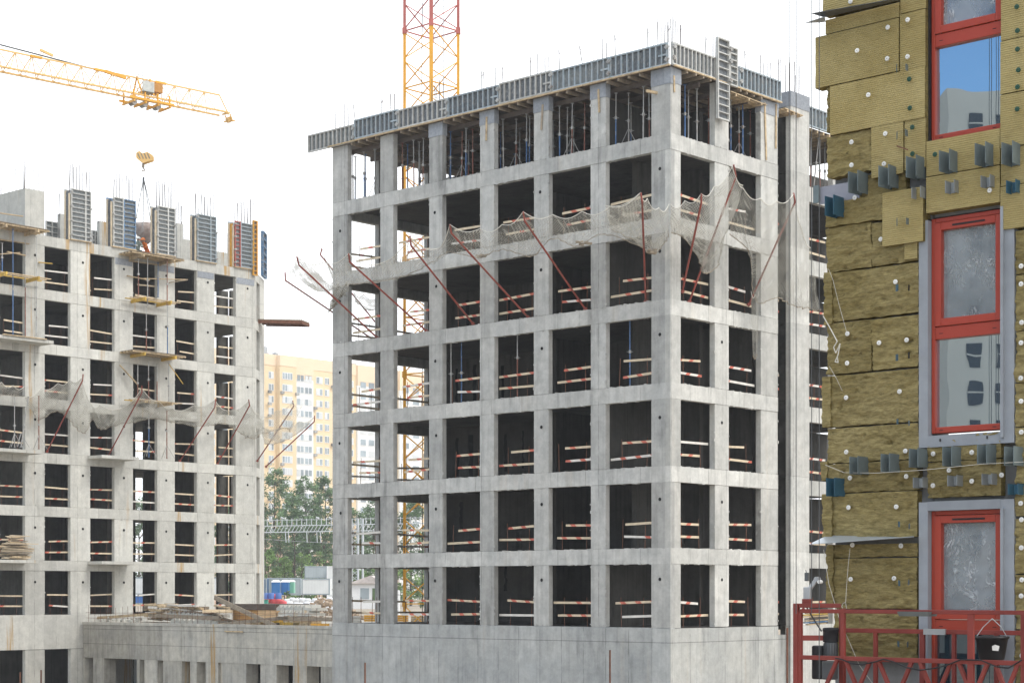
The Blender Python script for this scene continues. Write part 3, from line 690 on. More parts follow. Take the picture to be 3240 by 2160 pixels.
for i in range(7):
    z0=LT[i];z1=LT[i+1]-.62
    CF.box(m,.003,.7,-.3,-.002,z0,z1); CF.box(m,2.0,CE,-.3,-.002,z0,z1)
m.build('column',[M['con_left']],lb)
for i in range(8):
    z1=LT[i]; z0=z1-(.62 if i else 2.1)
    m=MB(); cuts=[TBEG,LF.t(120+random.uniform(-50,50)),LF.t(420+random.uniform(-60,60)),TB]
    for a,b in zip(cuts,cuts[1:]): LF.box(m,a,b-.005,-.3,random.uniform(.0,.014),z0,z1)
    CF.box(m,.003,CE,-.3,.006,z0+.001,z1-.001)
    m.build('edge_beam',[M['con_left']],lb)
    m=MB(); z=z1-.004
    p=[LF.W(TBEG,-.31,0),LF.W(TB,-.31,0),CF.W(CE,-.31,0),LF.W(TB+3,-13,0),LF.W(TBEG,-13,0)]
    m.prism([V(a.x,a.y,z-.2) for a in p],(0,0,.2)); m.build('floor_slab',[M['con_inL_shade']],lb)
m=MB()
def wl(i,pa,pb,n=-7.0,th_=.25):
    z0=LT[i];z1=LT[i+1]-.205
    LF.box(m,LF.t(pa,n),LF.t(pb,n),n-th_,n,z0,z1)
for i in range(7):
    if i<4: wl(i,-140,429); wl(i,458,676)
    else: wl(i,-140,520,-7.0); wl(i,560,676)
    wl(i,691,722); wl(i,732,760,-6.5)
    z0=LT[i];z1=LT[i+1]-.205
    for px in (100,330,600):
        t=LF.t(px,-3.5); LF.box(m,t,t+.2,-6.98,-3.2,z0,z1)
    LF.box(m,LF.t(262,-5),LF.t(262,-5)+.2,-6.97,-4.6,z0,z1)
m.build('inner_wall',[M['con_inL_shade']],lb)
m=MB(); LF.box(m,TBEG,TB-.1,-6.5,-6.2,GZ,-3.4); m.build('basement_wall',[M['con_in']],lb)
# concrete ledges
lz={6:None}
for fl,pa,pb in ((3,-30,105),(3,307,410),(5,-30,140),(1,-60,92),(1,307,418)):
    m=MB(); z=LT[fl]; LF.box(m,LF.t(pa,1.0),LF.t(pb,.5),.016,1.5,z-.2,z-.01); m.build('ledge',[M['con_left']],lb)
GR='starter bars over the left building'
for ci,(a,b) in enumerate(lcols):
    if ci<2: continue
    ta,tb=LF.t(a),LF.t(b)
    rebars([LF.W(ta+(tb-ta)*k/12,-.08-.2*(k%2),0) for k in range(13)],LT[7]+3.0,1.3,1.95,lb,.022)
# stub walls on the roof
def stub(px0,px1,n,ytop,dep,right=True):
    m=MB(); t0,t1=LF.t(px0,n),LF.t(px1,n); z=LF.z(px0,ytop,n)
    LF.box(m,t0,t1,n-dep,n,LT[7]-.003,z); m.build('roof_wall',[M['con_left']],lb); return t0,t1,z
t0,t1,z=stub(79,141,-.4,595,6)
rebars([LF.W(t0+(t1-t0)*k/8,-.5-.15*(k%2),0) for k in range(9)]+[LF.W(t0+.1+.2*(k%2),-.6-k*.42,0) for k in range(11)],z-.1,1.3,1.9,lb,.018)
for a in ((190,214,-4.2,676,.3),(315,352,-4.5,699,.3),(560,579,-3.8,706,2.0),(579,604,-4.2,756,.3),(688,730,-4.2,795,.3)):
    t0,t1,z=stub(*a); rebars([LF.W(t0+(t1-t0)*k/6,a[2]-.1,0) for k in range(7)],z-.1,1.2,1.7,lb,.018)
# column formwork boxes on the roof
def colform(px0,px1,ytop,colr,label,split=(.62,),two=None,side='wood',ply='plyg'):
    t0,t1=LF.t(px0,.15),LF.t(px1,.15); z0=LT[7]+.03; z1=LF.z((px0+px1)/2,ytop,.15)
    th=thing('column_formwork',label,'formwork',LF.W((t0+t1)/2,0,z0),'column formwork boxes on the roof of the left building')
    if two:
        tm=t0+(t1-t0)*two[0]; panel(LF,t0,tm,.03,z0,z1,M[two[1]],M[ply],th,'h',.28,.1); panel(LF,tm+.01,t1,.03,z0+.05,z1-.03,M[colr],M[ply],th,'h',.28,.1)
    else: panel(LF,t0,t1,.03,z0,z1,M[colr],M[ply],th,'h',.28,.1,split)
    # left side, back and right panels
    m=MB(); m.box(LF.W(t0-.05,-.50,z0),DR*.04,-DL*.40,UP*(z1-z0-.15)); m.build('side_panel',M[side] if side!='wood' else M['plyf'],th)
    m=MB(); LF.box(m,t0-.07,t0-.0,-.56,-.40,z0,z1-.1); LF.box(m,t0-.09,t0-.02,-.10,.02,z0,z1-.3); m.build('side_frame',M['b_wood'],th)
    m=MB(); LF.box(m,t1+.0,t1+.05,-.50,.0,z0,z1-.1); m.build('side_panel',M['wood'],th)
    m=MB(); LF.box(m,t0-.05,t1+.04,-.60,-.52,z0,z1+.02); m.build('back_panel',M[colr],th)
    m=MB(); LF.box(m,t0+.05,t1-.05,-.51,-.02,z0,z1-.35); m.build('column_core',M['con_in'],th)
    for k in range(4):
        zz=z0+.3+k*(z1-z0-.5)/3
        clamp(LF,t0,.12,zz,th,.1); 
        if k%2==0: clamp(LF,t1-.02,.12,zz,th,.1)
    m=MB(); m.tube(LF.W(t1+.02,-.3,z0+1.9),LF.W(t1+1.2,-1.6,LT[7]),.03,5); m.build('push_pull_prop',M['p_grey'],th)
    m=MB(); LF.box(m,t0-.05,t1+.05,-.05,.14,z0-.03,z0+.03); m.build('sole_plank',M['wood'],th)
colform(227,290,601,'frm_grey','grey column formwork box, leftmost on the left building roof',(.72,))
colform(360,431,628,'frm_blue','half pale half bright blue column formwork box on the left roof',two=(.45,'frm_grey'))
colform(500,556,655,'frm_grey','grey column formwork box beside the concrete bucket, left building',(.6,))
colform(626,686,681,'frm_bg','blue-grey column formwork box, second from the right on left roof',(.7,))
colform(745,800,703,'frm_bg','column formwork box with red and yellow frames at the roof corner',two=(.32,'frm_red'),side='frm_yel')
th=thing('column_formwork','orange-yellow formwork panel at the curved corner of left roof','formwork',LF.W(TB,.2,21.9),'column formwork boxes on the roof of the left building')
panel(LF,LF.t(801,.2),LF.t(815,.2),.1,21.5,25.2,M['frm_yel'],M['plyg'],th,'h',.3,.14)
th=thing('column_formwork','narrow blue and wood formwork panel standing past the roof corner','formwork',CF.W(2.5,0,21.9),'column formwork boxes on the roof of the left building')
panel(CF,2.2,3.6,.05,21.9,25.0,M['frm_blue'],M['wood'],th,'h',.5,.2)
for px0,px1,y,n,l in ((143,188,698,-5,'low grey formwork panel behind the first box on left roof'),(289,312,728,-5,'low dark formwork panel right of the leftmost box on left roof')):
    t0,t1=LF.t(px0,n),LF.t(px1,n)
    th=thing('wall_formwork',l,'formwork',LF.W(t0,n,LT[7]))
    panel(LF,t0,t1,n,LT[7]+.02,LF.z(px0,y,n),M['frm_grey'],M['plyg'],th,'h',.35,.1,(.45,))
# concrete bucket on slings, hook block
BK=LF.at(459,735,-3.6)
th=thing('concrete_bucket','brown-grey concrete skip hanging from the crane over left roof','bucket',BK)
m=MB(); m.lathe(BK,[(.25,-.75),(.3,-.7),(.68,.05),(.70,.55),(.66,.56),(.66,.5)],20); m.build('skip_body',M['b_mix'] if 'b_mix' in M else plain('skip_steel',(.33,.26,.23),.7,.1,.25,4,((.45,.42,.4),3,.5,.8)),th)
m=MB()
for a in range(8): m.tube(BK+V(math.cos(a*.785)*.71,math.sin(a*.785)*.71,.56),BK+V(math.cos(a*.785)*.69,math.sin(a*.785)*.69,.05),.02,4)
m.build('stiffener',M['steel'],th)
HKp=P(454.5,548,BK.y)
ring=P(454.5,563,BK.y)
m=MB()
for sx,sy in ((-.62,-.2),(.62,-.2),(-.25,.6),(.3,.6)): m.tube(ring,BK+V(sx,sy,.56),.028,4)
m.build('sling',M['cable'],th)
m=MB(); m.tube(ring+V(0,0,.05),ring-V(0,0,.75),.07,6,r2=.03); m.tube(ring-V(.06,0,0),ring-V(.08,0,.9),.02,4); m.build('chain_bundle',M['dsteel'],th)
# people on the roof
def person(loc,face_dir,cloth,trous,helmet,label,pose,sc_=1.0):
    """one skinned body; joints given relative to the feet"""
    J=pose['J'];Ed=pose['E'];Rd=pose['R']
    names=list(J); me=bpy.data.meshes.new('body')
    rot=Matrix.Rotation(face_dir,3,'Z')
    me.from_pydata([rot@Vector(J[n])*sc_ for n in names],[(names.index(a),names.index(b)) for a,b in Ed],[])
    o=bpy.data.objects.new('person',me);col.objects.link(o);o.location=loc
    o['label']=label;o['category']='person'
    sk=o.modifiers.new('skin','SKIN');ss=o.modifiers.new('sub','SUBSURF');ss.levels=1;ss.render_levels=1
    for i,n in enumerate(names):
        r=Rd.get(n,.05)*sc_; me.skin_vertices[0].data[i].radius=(r,r)
    me.skin_vertices[0].data[names.index('pelvis')].use_root=True
    m_,t=newmat('person_colours')
    z=t.nodes.new('ShaderNodeSeparateXYZ');tcn=t.nodes.new('ShaderNodeTexCoord');t.links.new(tcn.outputs['Object'],z.inputs[0])
    a=mth(t,'GREATER_THAN',z.outputs['Z'],J['pelvis'][2]*sc_+.02); b_=mth(t,'GREATER_THAN',z.outputs['Z'],J['neck'][2]*sc_+.03)
    c=mixc(t,b_,mixc(t,a,trous,cloth),(.45,.28,.20)); out(t,pbsdf(t,c,.85).outputs[0]); me.materials.append(m_)
    hd=rot@Vector(J['head'])*sc_
    h=MB(); h.lathe(V(*loc)+hd+V(0,0,.02),[(.155,0),(.15,.05),(.115,.12),(.05,.155),(.01,.16)],12); h.box(V(*loc)+hd+rot@V(-.09,-.22,.0),rot@V(.18,0,0),rot@V(0,.12,0),(0,0,.02)); h.build('hard_hat',helmet,o)
    f=MB()
    for dx in(-.035,.035): f.lathe(V(*loc)+hd+rot@V(dx,-.095,-.01),[(.012,-.006),(.014,0),(.01,.006)],6,0,rot@V(0,-1,0))
    f.tube(V(*loc)+hd+rot@V(0,-.1,-.02),V(*loc)+hd+rot@V(0,-.125,-.055),.012,5,r2=.018); f.build('face_detail',plain('face_dark',(.15,.08,.06)),o)
    return o
base_E=[('pelvis','belly'),('belly','chest'),('chest','neck'),('neck','head'),('head','crown'),('chest','shL'),('shL','elL'),('elL','haL'),('haL','fiL'),('chest','shR'),('shR','elR'),('elR','haR'),('haR','fiR'),('pelvis','hiL'),('hiL','knL'),('knL','anL'),('anL','toL'),('pelvis','hiR'),('hiR','knR'),('knR','anR'),('anR','toR')]
RR={'pelvis':.15,'belly':.145,'chest':.17,'neck':.062,'head':.1,'crown':.07,'shL':.075,'shR':.075,'elL':.05,'elR':.05,'haL':.035,'haR':.035,'fiL':.025,'fiR':.025,'hiL':.1,'hiR':.1,'knL':.065,'knR':.065,'anL':.05,'anR':.05,'toL':.04,'toR':.04}
lean_J=dict(pelvis=(0,0,.92),belly=(0,-.1,1.08),chest=(0,-.28,1.32),neck=(0,-.38,1.48),head=(0,-.45,1.6),crown=(0,-.47,1.7),shL=(-.2,-.27,1.36),elL=(-.36,-.42,1.42),haL=(-.5,-.5,1.66),fiL=(-.53,-.52,1.76),shR=(.2,-.27,1.36),elR=(.3,-.52,1.2),haR=(.25,-.72,1.3),fiR=(.22,-.8,1.33),hiL=(-.1,0,.86),knL=(-.14,-.12,.48),anL=(-.16,.05,.08),toL=(-.17,-.12,.04),hiR=(.1,0,.86),knR=(.14,-.08,.48),anR=(.16,.1,.08),toR=(.17,-.07,.04))
crouch_J=dict(pelvis=(0,0,.5),belly=(0,-.12,.68),chest=(0,-.3,.92),neck=(0,-.38,1.08),head=(0,-.44,1.2),crown=(0,-.46,1.3),shL=(-.2,-.3,.95),elL=(-.3,-.45,.72),haL=(-.15,-.62,.7),fiL=(-.1,-.7,.7),shR=(.2,-.3,.95),elR=(.3,-.45,.72),haR=(.15,-.62,.7),fiR=(.1,-.7,.7),hiL=(-.12,0,.46),knL=(-.22,-.4,.52),anL=(-.2,-.1,.08),toL=(-.2,-.26,.04),hiR=(.12,0,.46),knR=(.22,-.4,.5),anR=(.2,-.1,.08),toR=(.2,-.26,.04))
org=plain('orange_workwear',(.72,.20,.05),.8,0,.1)
reach_J=dict(crouch_J); reach_J.update(elL=(-.34,-.42,1.08),haL=(-.46,-.5,1.36),fiL=(-.48,-.52,1.45))
wp=LF.W(LF.t(468,-2.0),-2.0,LT[7]-.003)
person(wp,R(-35),(.72,.20,.05),(.62,.17,.05),plain('hard_hat_orange',(.85,.25,.06),.5),'crouching worker in orange reaching an arm up under the hanging concrete skip',dict(J=reach_J,E=base_E,R=RR),1.0)
wp2=LF.W(LF.t(434,-2.2),-2.2,LT[7]-.003)
person(wp2,R(20),(.35,.40,.36),(.18,.2,.2),plain('hard_hat_white',(.8,.8,.78),.5),'crouching worker in grey-green with a white helmet at the roof edge',dict(J=crouch_J,E=base_E,R=RR),1.0)
wp3=LF.at(80,590,-.9)
# platforms projecting from the facade
def platform(pa,pb,z,label,beamm='wood',ext=1.7,sheet=True,n0=-.5):
    t0,t1=LF.t(pa,.8),LF.t(pb,.3)
    th=thing('timber_platform',label,'platform',LF.W((t0+t1)/2,.5,z),'timber platforms on the front of the left building')
    if sheet:
        m=MB(); m.hexa([LF.W(t0-.1,.02,z+.16),LF.W(t1,.02,z+.13),LF.W(t1,ext,z+.13),LF.W(t0-.1,ext,z+.16),LF.W(t0-.1,.02,z+.19),LF.W(t1,.02,z+.16),LF.W(t1,ext,z+.16),LF.W(t0-.1,ext,z+.19)]); m.build('plywood_sheet',M['woodd'],th)
        for k in range(5):
            n=.1+k*(ext-.2)/4; m=MB(); m.bar(LF.W(t0-.15,n,z+.10),LF.W(t1+.1,n,z+.08),.08,.1); m.build('joist',M['wood'],th)
    for f_ in (.18,.8):
        t=t0+(t1-t0)*f_; m=MB(); m.bar(LF.W(t,.03,z-.06),LF.W(t-.15,ext+.25,z-.06),.10,.2); m.build('support_beam',M[beamm],th)
    if not sheet:
        for k in range(3):
            m=MB(); m.bar(LF.W(t0-.1,.35+k*.5,z+.06),LF.W(t1+.2,.35+k*.5,z+.04),.16,.05); m.build('plank',M['wood' if k else 'beam_y'],th)
    return t0,t1
zr=LT[7]-.32
pl=[(405,545,LT[7]-.5,'timber platform just below the roof edge in the middle of left building','wood',True),
    (-30,118,LT[7]-.1,'large timber platform at far left just under the grey roof wall','wood',True),
    (415,530,LF.z(460,958),'yellow beam platform in the middle of left building, second from top','beam_y',False),
    (-30,120,LF.z(60,885),'yellow beam platform at far left, below the large roof platform','beam_y',False),
    (408,550,LF.z(480,1132),'timber platform with yellow beams halfway up the middle of left building','beam_y',True),
    (412,535,LF.z(470,1277),'weathered plank platform among the nets in the middle of left building','wood',False)]
for a in pl: platform(a[0],a[1],a[2],a[3],a[4],1.5,a[5])
G3='props under the timber platforms of the left building'
for px,ya,yb,n,c,l in [(7,768,875,1.0,'p_blue','blue prop at the far left edge below the roof platform'),(41,725,1060,1.2,'p_blue','long blue-grey prop below the far left roof platform'),(80,760,1065,.5,'p_red','rusty prop beside the far left roof platform'),(115,750,1062,1.3,'p_grey','thin dark prop right of the far left roof platform'),
    (438,820,935,1.0,'p_red','short rusty prop below the middle roof platform'),(467,815,965,1.2,'p_grey','grey prop below the middle roof platform, second from left'),(500,830,940,.4,'p_blue','dark blue prop under the middle roof platform, third from left'),(529,820,965,1.3,'p_red','thin rusty prop under the right end of the middle roof platform'),
    (463,968,1118,1.2,'p_red','rusty prop below the middle yellow beam platform'),(530,960,1118,1.3,'p_blue','thin blue prop right of the middle yellow beam platform'),
    (436,1150,1275,.8,'p_red','rusty prop under the halfway platform, leftmost'),(470,1145,1275,1.2,'p_red','rusty prop under the halfway platform, second from left'),(497,1150,1270,.5,'p_red','dark red prop under the halfway platform, third from left'),(534,1148,1282,1.3,'p_grey','thin prop under the halfway platform, rightmost'),
    (471,1290,1446,1.1,'p_blue','blue and rust prop with tripod on the middle ledge'),(528,1300,1450,1.2,'p_red','thin red prop with tripod right of the middle ledge'),
    (46,1256,1416,1.0,'p_grey','grey prop with tripod on the far left ledge'),(66,1255,1415,1.1,'p_grey','slanting pale prop on the far left ledge'),(123,1252,1420,1.2,'p_red','rusty prop with tripod at the right end of the far left ledge')]:
    a=LF.at(px,yb,n);b=LF.at(px,ya,n)
    prop(V(a.x,a.y,0),a.z,b.z,c,l,G3,tripod=yb>1400,r=.035,lean=(.45 if px==66 else 0,0))
def plank(face,a,b,na,nb,label,mat='wood',w_=.14,h=.05,cat='plank',name='timber_plank',group='loose timbers on the front of the left building'):
    m=MB(); m.bar(face.at(a[0],a[1],na),face.at(b[0],b[1],nb),w_,h); m.build(name,M[mat],label=label,cat=cat,group=group)
r4=lambda x,y: rr(x,y,(0,500),2.1778)
for a,b,na,nb,l,mt in [((265,718),(362,728),.05,.5,'short beam stub poking out of the first column from left','beam_y'),((875,810),(1030,842),.1,.4,'timber stub across the middle opening under the roof platform','wood'),((985,830),(1290,838),.3,.3,'long pale pole lying level below the middle roof platform','wood'),((1165,858),(1290,840),.1,.6,'timber stub on the fourth column below the middle roof platform','woodd'),((0,662),(135,652),.8,.8,'pale plank at the far left below the roof platform','wood'),((50,645),(175,672),.6,.6,'pale plank sloping down at the far left below the roof platform','wood'),((0,380),(155,402),.4,.3,'pale plank leaning on the grey roof wall at far left','wood'),((825,1425),(950,1560),.2,.5,'thin diagonal brace left of the halfway platform','wood'),((1165,1420),(1262,1555),.3,.9,'yellow diagonal brace right of the halfway platform','beam_y'),((890,708),(1110,740),.1,.1,'edge plank nailed under the middle roof platform','wood'),((0,562),(200,592),.1,.1,'edge plank nailed under the far left roof platform','wood'),((20,1212),(320,1248),1.55,1.55,'long pale plank on the upper far left ledge','wood')]:
    plank(LF,r4(*a),r4(*b),na,nb,l,mt)
for (pa,ya,pb,yb,l) in ((0,765,94,775,'a'),(415,820,513,838,'b')):
    pass
# guard boards
GLb='guard boards in the open bays of the left building'
lo=[(lcols[k][1],lcols[k+1][0]) for k in range(6)]
for fl in range(7):
    red={0:.3,1:.6,2:.7,3:.6,4:.3,5:0,6:0}[fl]
    for bi,(a,b) in enumerate(lo):
        if fl==6 and bi==0: continue
        barrier(LF,LF.t(a),LF.t(b),LT[fl],'guard boards in %s bay from left, %s floor up, left cream building'%(ORD[bi],ORD[fl]),GLb,side='none' if random.random()<.6 else 'end',red=red,n=-.25,base='b_wood',hs=(.5,1.15))
    barrier(CF,.72,1.98,LT[fl],'guard boards in narrow corner bay, %s floor up, left cream building'%ORD[fl],'guard boards in the corner bay of the left building',side='none',red=.4,n=-.25)
# nets and poles
o4=(0,1120);s4=4.3556; o5=(0,1200);s5=1.6333
r4b=lambda x,y:(x/s4,1120+y/s4); r5=lambda x,y:(x/s5,1200+y/s5)
GP2='bent poles carrying the safety net of the left building'
for b,c,t,l in [(r4b(650,1340),r4b(1140,360),r4b(1145,275),'brown net pole, leftmost on the left building'),(r4b(1490,1405),r4b(1955,530),r4b(1955,435),'bright red net pole, second from left on left building'),(r5(930,420),r5(1110,145),r5(1115,100),'brown net pole, third from left on left building'),(r5(1125,435),r5(1290,135),r5(1285,103),'orange-red net pole, fourth from left on left building')]:
    pole(LF,b,c,t,-.2,2.6,l,GP2)
pole(LF,r5(1330,420),r5(1517,140),r5(1513,110),-.2,2.8,'red net pole over the yellow block, nearer the corner',GP2)
pole(LF,r5(1375,450),r5(1625,217),r5(1625,187),-.3,3.0,'thin brown net pole reaching farthest right of the left building',GP2)
def cvt(l,f): return [(*f(a,b),n0,*f(c,d),n1) for a,b,n0,c,d,n1 in l]
net(LF,cvt([(-60,340,1.5,-60,560,.3),(20,385,1.4,20,560,.3),(180,430,1.2,180,570,.3),(335,445,.8,335,580,.3)],r4b),'safety net across the far left opening of the left building','net2',.1,folds=.08)
net(LF,cvt([(340,590,.8,470,800,.4),(560,470,.8,530,900,.7),(800,400,1.2,780,780,.4),(960,350,1.8,960,900,.6),(1120,330,2.4,1150,1080,1.0),(1260,690,1.2,1280,900,.6),(1370,690,1.2,1420,1020,.8),(1680,740,1.2,1580,970,.5),(1955,470,2.4,1850,920,.5),(2200,660,1.2,2130,880,.5),(2390,740,1.0,2350,930,.5)],r4b),'ragged sagging safety net across the left half of left building','net2',.15,folds=.2)
net(LF,cvt([(880,150,.9,880,215,.4),(1000,135,1.4,1020,238,.7),(1110,105,2.4,1080,235,.8),(1180,160,1.4,1165,225,.5),(1285,110,2.4,1235,270,.6),(1335,180,1.2,1290,300,.7),(1365,200,.8,1345,290,.5)],r5),'sagging safety net at the right half of the left building','net2',.15,folds=.2)
net(LF,cvt([(1340,190,.4,1310,290,.3),(1430,160,1.6,1400,265,1.0),(1513,115,2.8,1480,250,2.4),(1560,140,2.8,1500,270,2.6)],r5),'upper net flap spread against the yellow block at the corner','net',.1,folds=.15)
net(LF,cvt([(1350,240,.5,1365,330,.4),(1450,250,1.8,1420,330,1.4),(1545,215,2.6,1500,300,2.2),(1625,190,3.0,1600,225,2.9)],r5),'lower net flap stretched to the farthest right pole','net2',.1,folds=.12)
# landing platform past the corner
c0=P(829,1022,127); 
th=thing('landing_platform','rust-brown steel landing platform jutting right from the left building corner','platform',c0)
ax=V(1,.12,0).normalized()*3.0; ay=V(-.25,-1,0).normalized()*1.5
m=MB(); m.box(c0-ay*.5+V(0,0,.12),ax,ay,(0,0,.06)); m.build('deck_sheet',M['woodd'],th)
for f_ in (0,.5,1):
    m=MB(); m.bar(c0-ay*(.5-f_),c0-ay*(.5-f_)+ax,.1,.22); m.build('side_beam',M['rust'],th)
for f_ in (.15,.45,.75,.99):
    m=MB(); m.bar(c0-ay*.5+ax*f_,c0+ay*.5+ax*f_,.08,.18); m.build('cross_beam',M['rust'],th)
for f_,h in((.28,2.2),(.7,2.2),(.98,1.2)):
    m=MB(); p=c0+ay*.45+ax*f_; m.tube(p,p+V(0,0,h),.012,4); m.build('railing_post',M['p_grey'],th)
for h in (.55,1.1):
    m=MB(); m.tube(c0+ay*.45+V(0,0,h+.1),c0+ay*.45+ax+V(0,0,h+.1),.01,4); m.build('railing_wire',M['p_grey'],th)
# timber stack on the lowest ledge at far left
cz=LF.at(40,1770,.8)
th=thing('timber_stack','untidy stack of weathered boards on the far left ledge','timber stack',LF.at(45,1772,.8))
for k in range(40):
    z=LT[1]+.02+k*.036; c=LF.W(LF.t(52+random.uniform(-6,6),.8),random.uniform(.35,1.2),z)
    l=random.uniform(.6,1.25)*(1 if k<28 else .6); d=(DR+DL*random.uniform(-.25,.25)).normalized()*l
    m=MB(); m.bar(c-d-UP*random.uniform(-.02,.03),c+d+UP*random.uniform(-.02,.05),random.uniform(.1,.25),.05); m.build('board',M[random.choice(('wood','b_wood','b_wood','woodd'))],th)
# ------------------------------------------------ insulated facade on the right, close to the camera
P0=V(q(3050)*20.5,20.5,0)
WF=Face(P0,-DL,-DR)            # t grows to the right and nearer
ib=thing('insulated_building','close facade clad in yellow-brown mineral wool with red windows on the right','building',WF.W(1.2,-2,GZ))
def woolmat(name,a,b,ribs):
    m,t=newmat(name)
    pos=t.nodes.new('ShaderNodeNewGeometry').outputs['Position']
    mp=t.nodes.new('ShaderNodeMapping');mp.vector_type='TEXTURE';mp.inputs['Rotation'].default_value=(0,0,math.atan2(-DL.y,-DL.x));t.links.new(pos,mp.inputs[0]);pv=mp.outputs[0]
    n1=noise_n(t,1.1,5,pv,.65); n2=noise_n(t,1.0,7,pv,.8,(9,9,34)); n3=noise_n(t,1.0,4,pv,.7,(3,3,9))
    c=mixc(t,rng(t,n1,.35,.68,0,1),a,b)
    c=mixc(t,rng(t,n3,.58,.72,0,.55),c,tuple(x*.62 for x in a))
    c=mixc(t,1.0,c,gray(t,rng(t,n2,.32,.68,(.84 if ribs else .58),(1.12 if ribs else 1.32))),'MULTIPLY')
    c=mixc(t,1.0,c,gray(t,rng(t,var(t),0,1,.90,1.08)),'MULTIPLY')
    if ribs:
        sx=t.nodes.new('ShaderNodeSeparateXYZ');t.links.new(pv,sx.inputs[0])
        wob=mth(t,'MULTIPLY',noise_n(t,2.0,2,pv),.02)
        ph=mth(t,'MULTIPLY',mth(t,'ADD',sx.outputs['Z'],wob),2*math.pi/.024)
        s=mth(t,'SINE',ph)
        h=mth(t,'ADD',mth(t,'MULTIPLY',s,.45),mth(t,'MULTIPLY',n2,.9))
        c=mixc(t,1.0,c,gray(t,rng(t,s,-1,1,.93,1.05)),'MULTIPLY')
        b_=pbsdf(t,c,.95,0,h,.7,.006,.1)
    else:
        clump=noise_n(t,1.0,6,pv,.8,(7,7,26))
        h=mth(t,'ADD',mth(t,'MULTIPLY',clump,1.2),mth(t,'MULTIPLY',noise_n(t,1.0,5,pv,.8,(16,16,60)),.5))
        pits=rng(t,noise_n(t,1.0,3,pv,.6,(6,6,16)),.68,.76,1,.35)
        c=mixc(t,1.0,c,gray(t,pits),'MULTIPLY')
        b_=pbsdf(t,c,.97,0,h,1.0,.04,.08)
    out(t,b_.outputs[0]);return m
M['wool']=woolmat('mineral_wool_ribbed',(.315,.25,.105),(.395,.325,.155),True)
M['woolr']=woolmat('mineral_wool_torn',(.305,.245,.105),(.425,.35,.17),False)
M['wool_e']=woolmat('mineral_wool_edge',(.20,.155,.055),(.29,.235,.095),False)
M['wred']=plain('window_red',(.35,.048,.026),.38,0,.04,3,spec=.4)
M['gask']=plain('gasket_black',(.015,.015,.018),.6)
M['memb']=plain('grey_membrane',(.26,.28,.31),.6,0,.10,4,bump=.004)
M['brk']=plain('bracket_grey_green',(.14,.175,.185),.55,.15,.12,5)
M['brkb']=plain('bracket_blue',(.035,.10,.15),.5,.1,.12,5)
M['brkg']=plain('bracket_zinc',(.28,.30,.31),.5,.4,.1,6)
M['disc']=plain('anchor_white',(.72,.72,.70),.6)
M['discg']=plain('anchor_green',(.02,.07,.045),.6)
def glass(name,tint,dark,refl):
    m,t=newmat(name)
    g=t.nodes.new('ShaderNodeBsdfGlossy');g.inputs[0].default_value=(*tint,1);g.inputs['Roughness'].default_value=.008
    bu=t.nodes.new('ShaderNodeBump');bu.inputs['Strength'].default_value=.018;bu.inputs['Distance'].default_value=.03;t.links.new(noise_n(t,1.8,1),bu.inputs['Height']);t.links.new(bu.outputs[0],g.inputs['Normal'])
    d=t.nodes.new('ShaderNodeBsdfDiffuse');d.inputs[0].default_value=(*dark,1)
    x=t.nodes.new('ShaderNodeMixShader');x.inputs[0].default_value=refl
    t.links.new(d.outputs[0],x.inputs[1]);t.links.new(g.outputs[0],x.inputs[2]);out(t,x.outputs[0]);return m
M['glass']=glass('window_glass',(.80,.93,1.0),(.02,.05,.09),.62)
M['glassd']=glass('window_glass_dark',(.75,.85,.95),(.02,.045,.06),.17)
def film():
    m,t=newmat('protective_film')
    pos=t.nodes.new('ShaderNodeNewGeometry').outputs['Position']
    wv=t.nodes.new('ShaderNodeTexNoise');wv.inputs['Scale'].default_value=2.2;wv.inputs['Detail'].default_value=2;t.links.new(pos,wv.inputs['Vector'])
    off=t.nodes.new('ShaderNodeVectorMath');off.operation='MULTIPLY_ADD';off.inputs[1].default_value=(.5,.5,.5);t.links.new(wv.outputs['Color'],off.inputs[0]);t.links.new(pos,off.inputs[2])
    mp=t.nodes.new('ShaderNodeMapping');mp.inputs['Scale'].default_value=(2.2,2.2,.75);mp.inputs['Rotation'].default_value=(.35,.35,0);t.links.new(off.outputs[0],mp.inputs[0])
    def ridge(sc_,lo):
        n=noise_n(t,sc_,4,mp.outputs[0],.6); r=mth(t,'ABSOLUTE',mth(t,'SUBTRACT',n,.5)); return rng(t,r,0,lo,1.25,0,True)
    r1=ridge(1.5,.018);r2=ridge(3.6,.022);br=rng(t,noise_n(t,2.6,3,pos),.45,.66,0,1)
    crease_glint=mth(t,'MULTIPLY',mth(t,'MAXIMUM',r1,mth(t,'MULTIPLY',r2,.8)),br)  # fold mask that paints whitish sky highlights into the film, also its bump
    g=t.nodes.new('ShaderNodeBsdfPrincipled');g.inputs['Base Color'].default_value=(.72,.76,.80,1);g.inputs['Roughness'].default_value=.3;g.inputs['Specular IOR Level'].default_value=.8
    bu=t.nodes.new('ShaderNodeBump');bu.inputs['Strength'].default_value=.8;bu.inputs['Distance'].default_value=.03;t.links.new(crease_glint,bu.inputs['Height']);t.links.new(bu.outputs[0],g.inputs['Normal'])
    tr=t.nodes.new('ShaderNodeBsdfTransparent');x=t.nodes.new('ShaderNodeMixShader')
    haze_=rng(t,noise_n(t,1.6,3,pos),.35,.65,.14,.34)
    t.links.new(mth(t,'MINIMUM',mth(t,'ADD',haze_,mth(t,'MULTIPLY',crease_glint,.75)),1.0),x.inputs[0]);t.links.new(tr.outputs[0],x.inputs[1]);t.links.new(g.outputs[0],x.inputs[2]);out(t,x.outputs[0]);return m
M['film']=film()
T=WF.t; TRr=T(3420); 
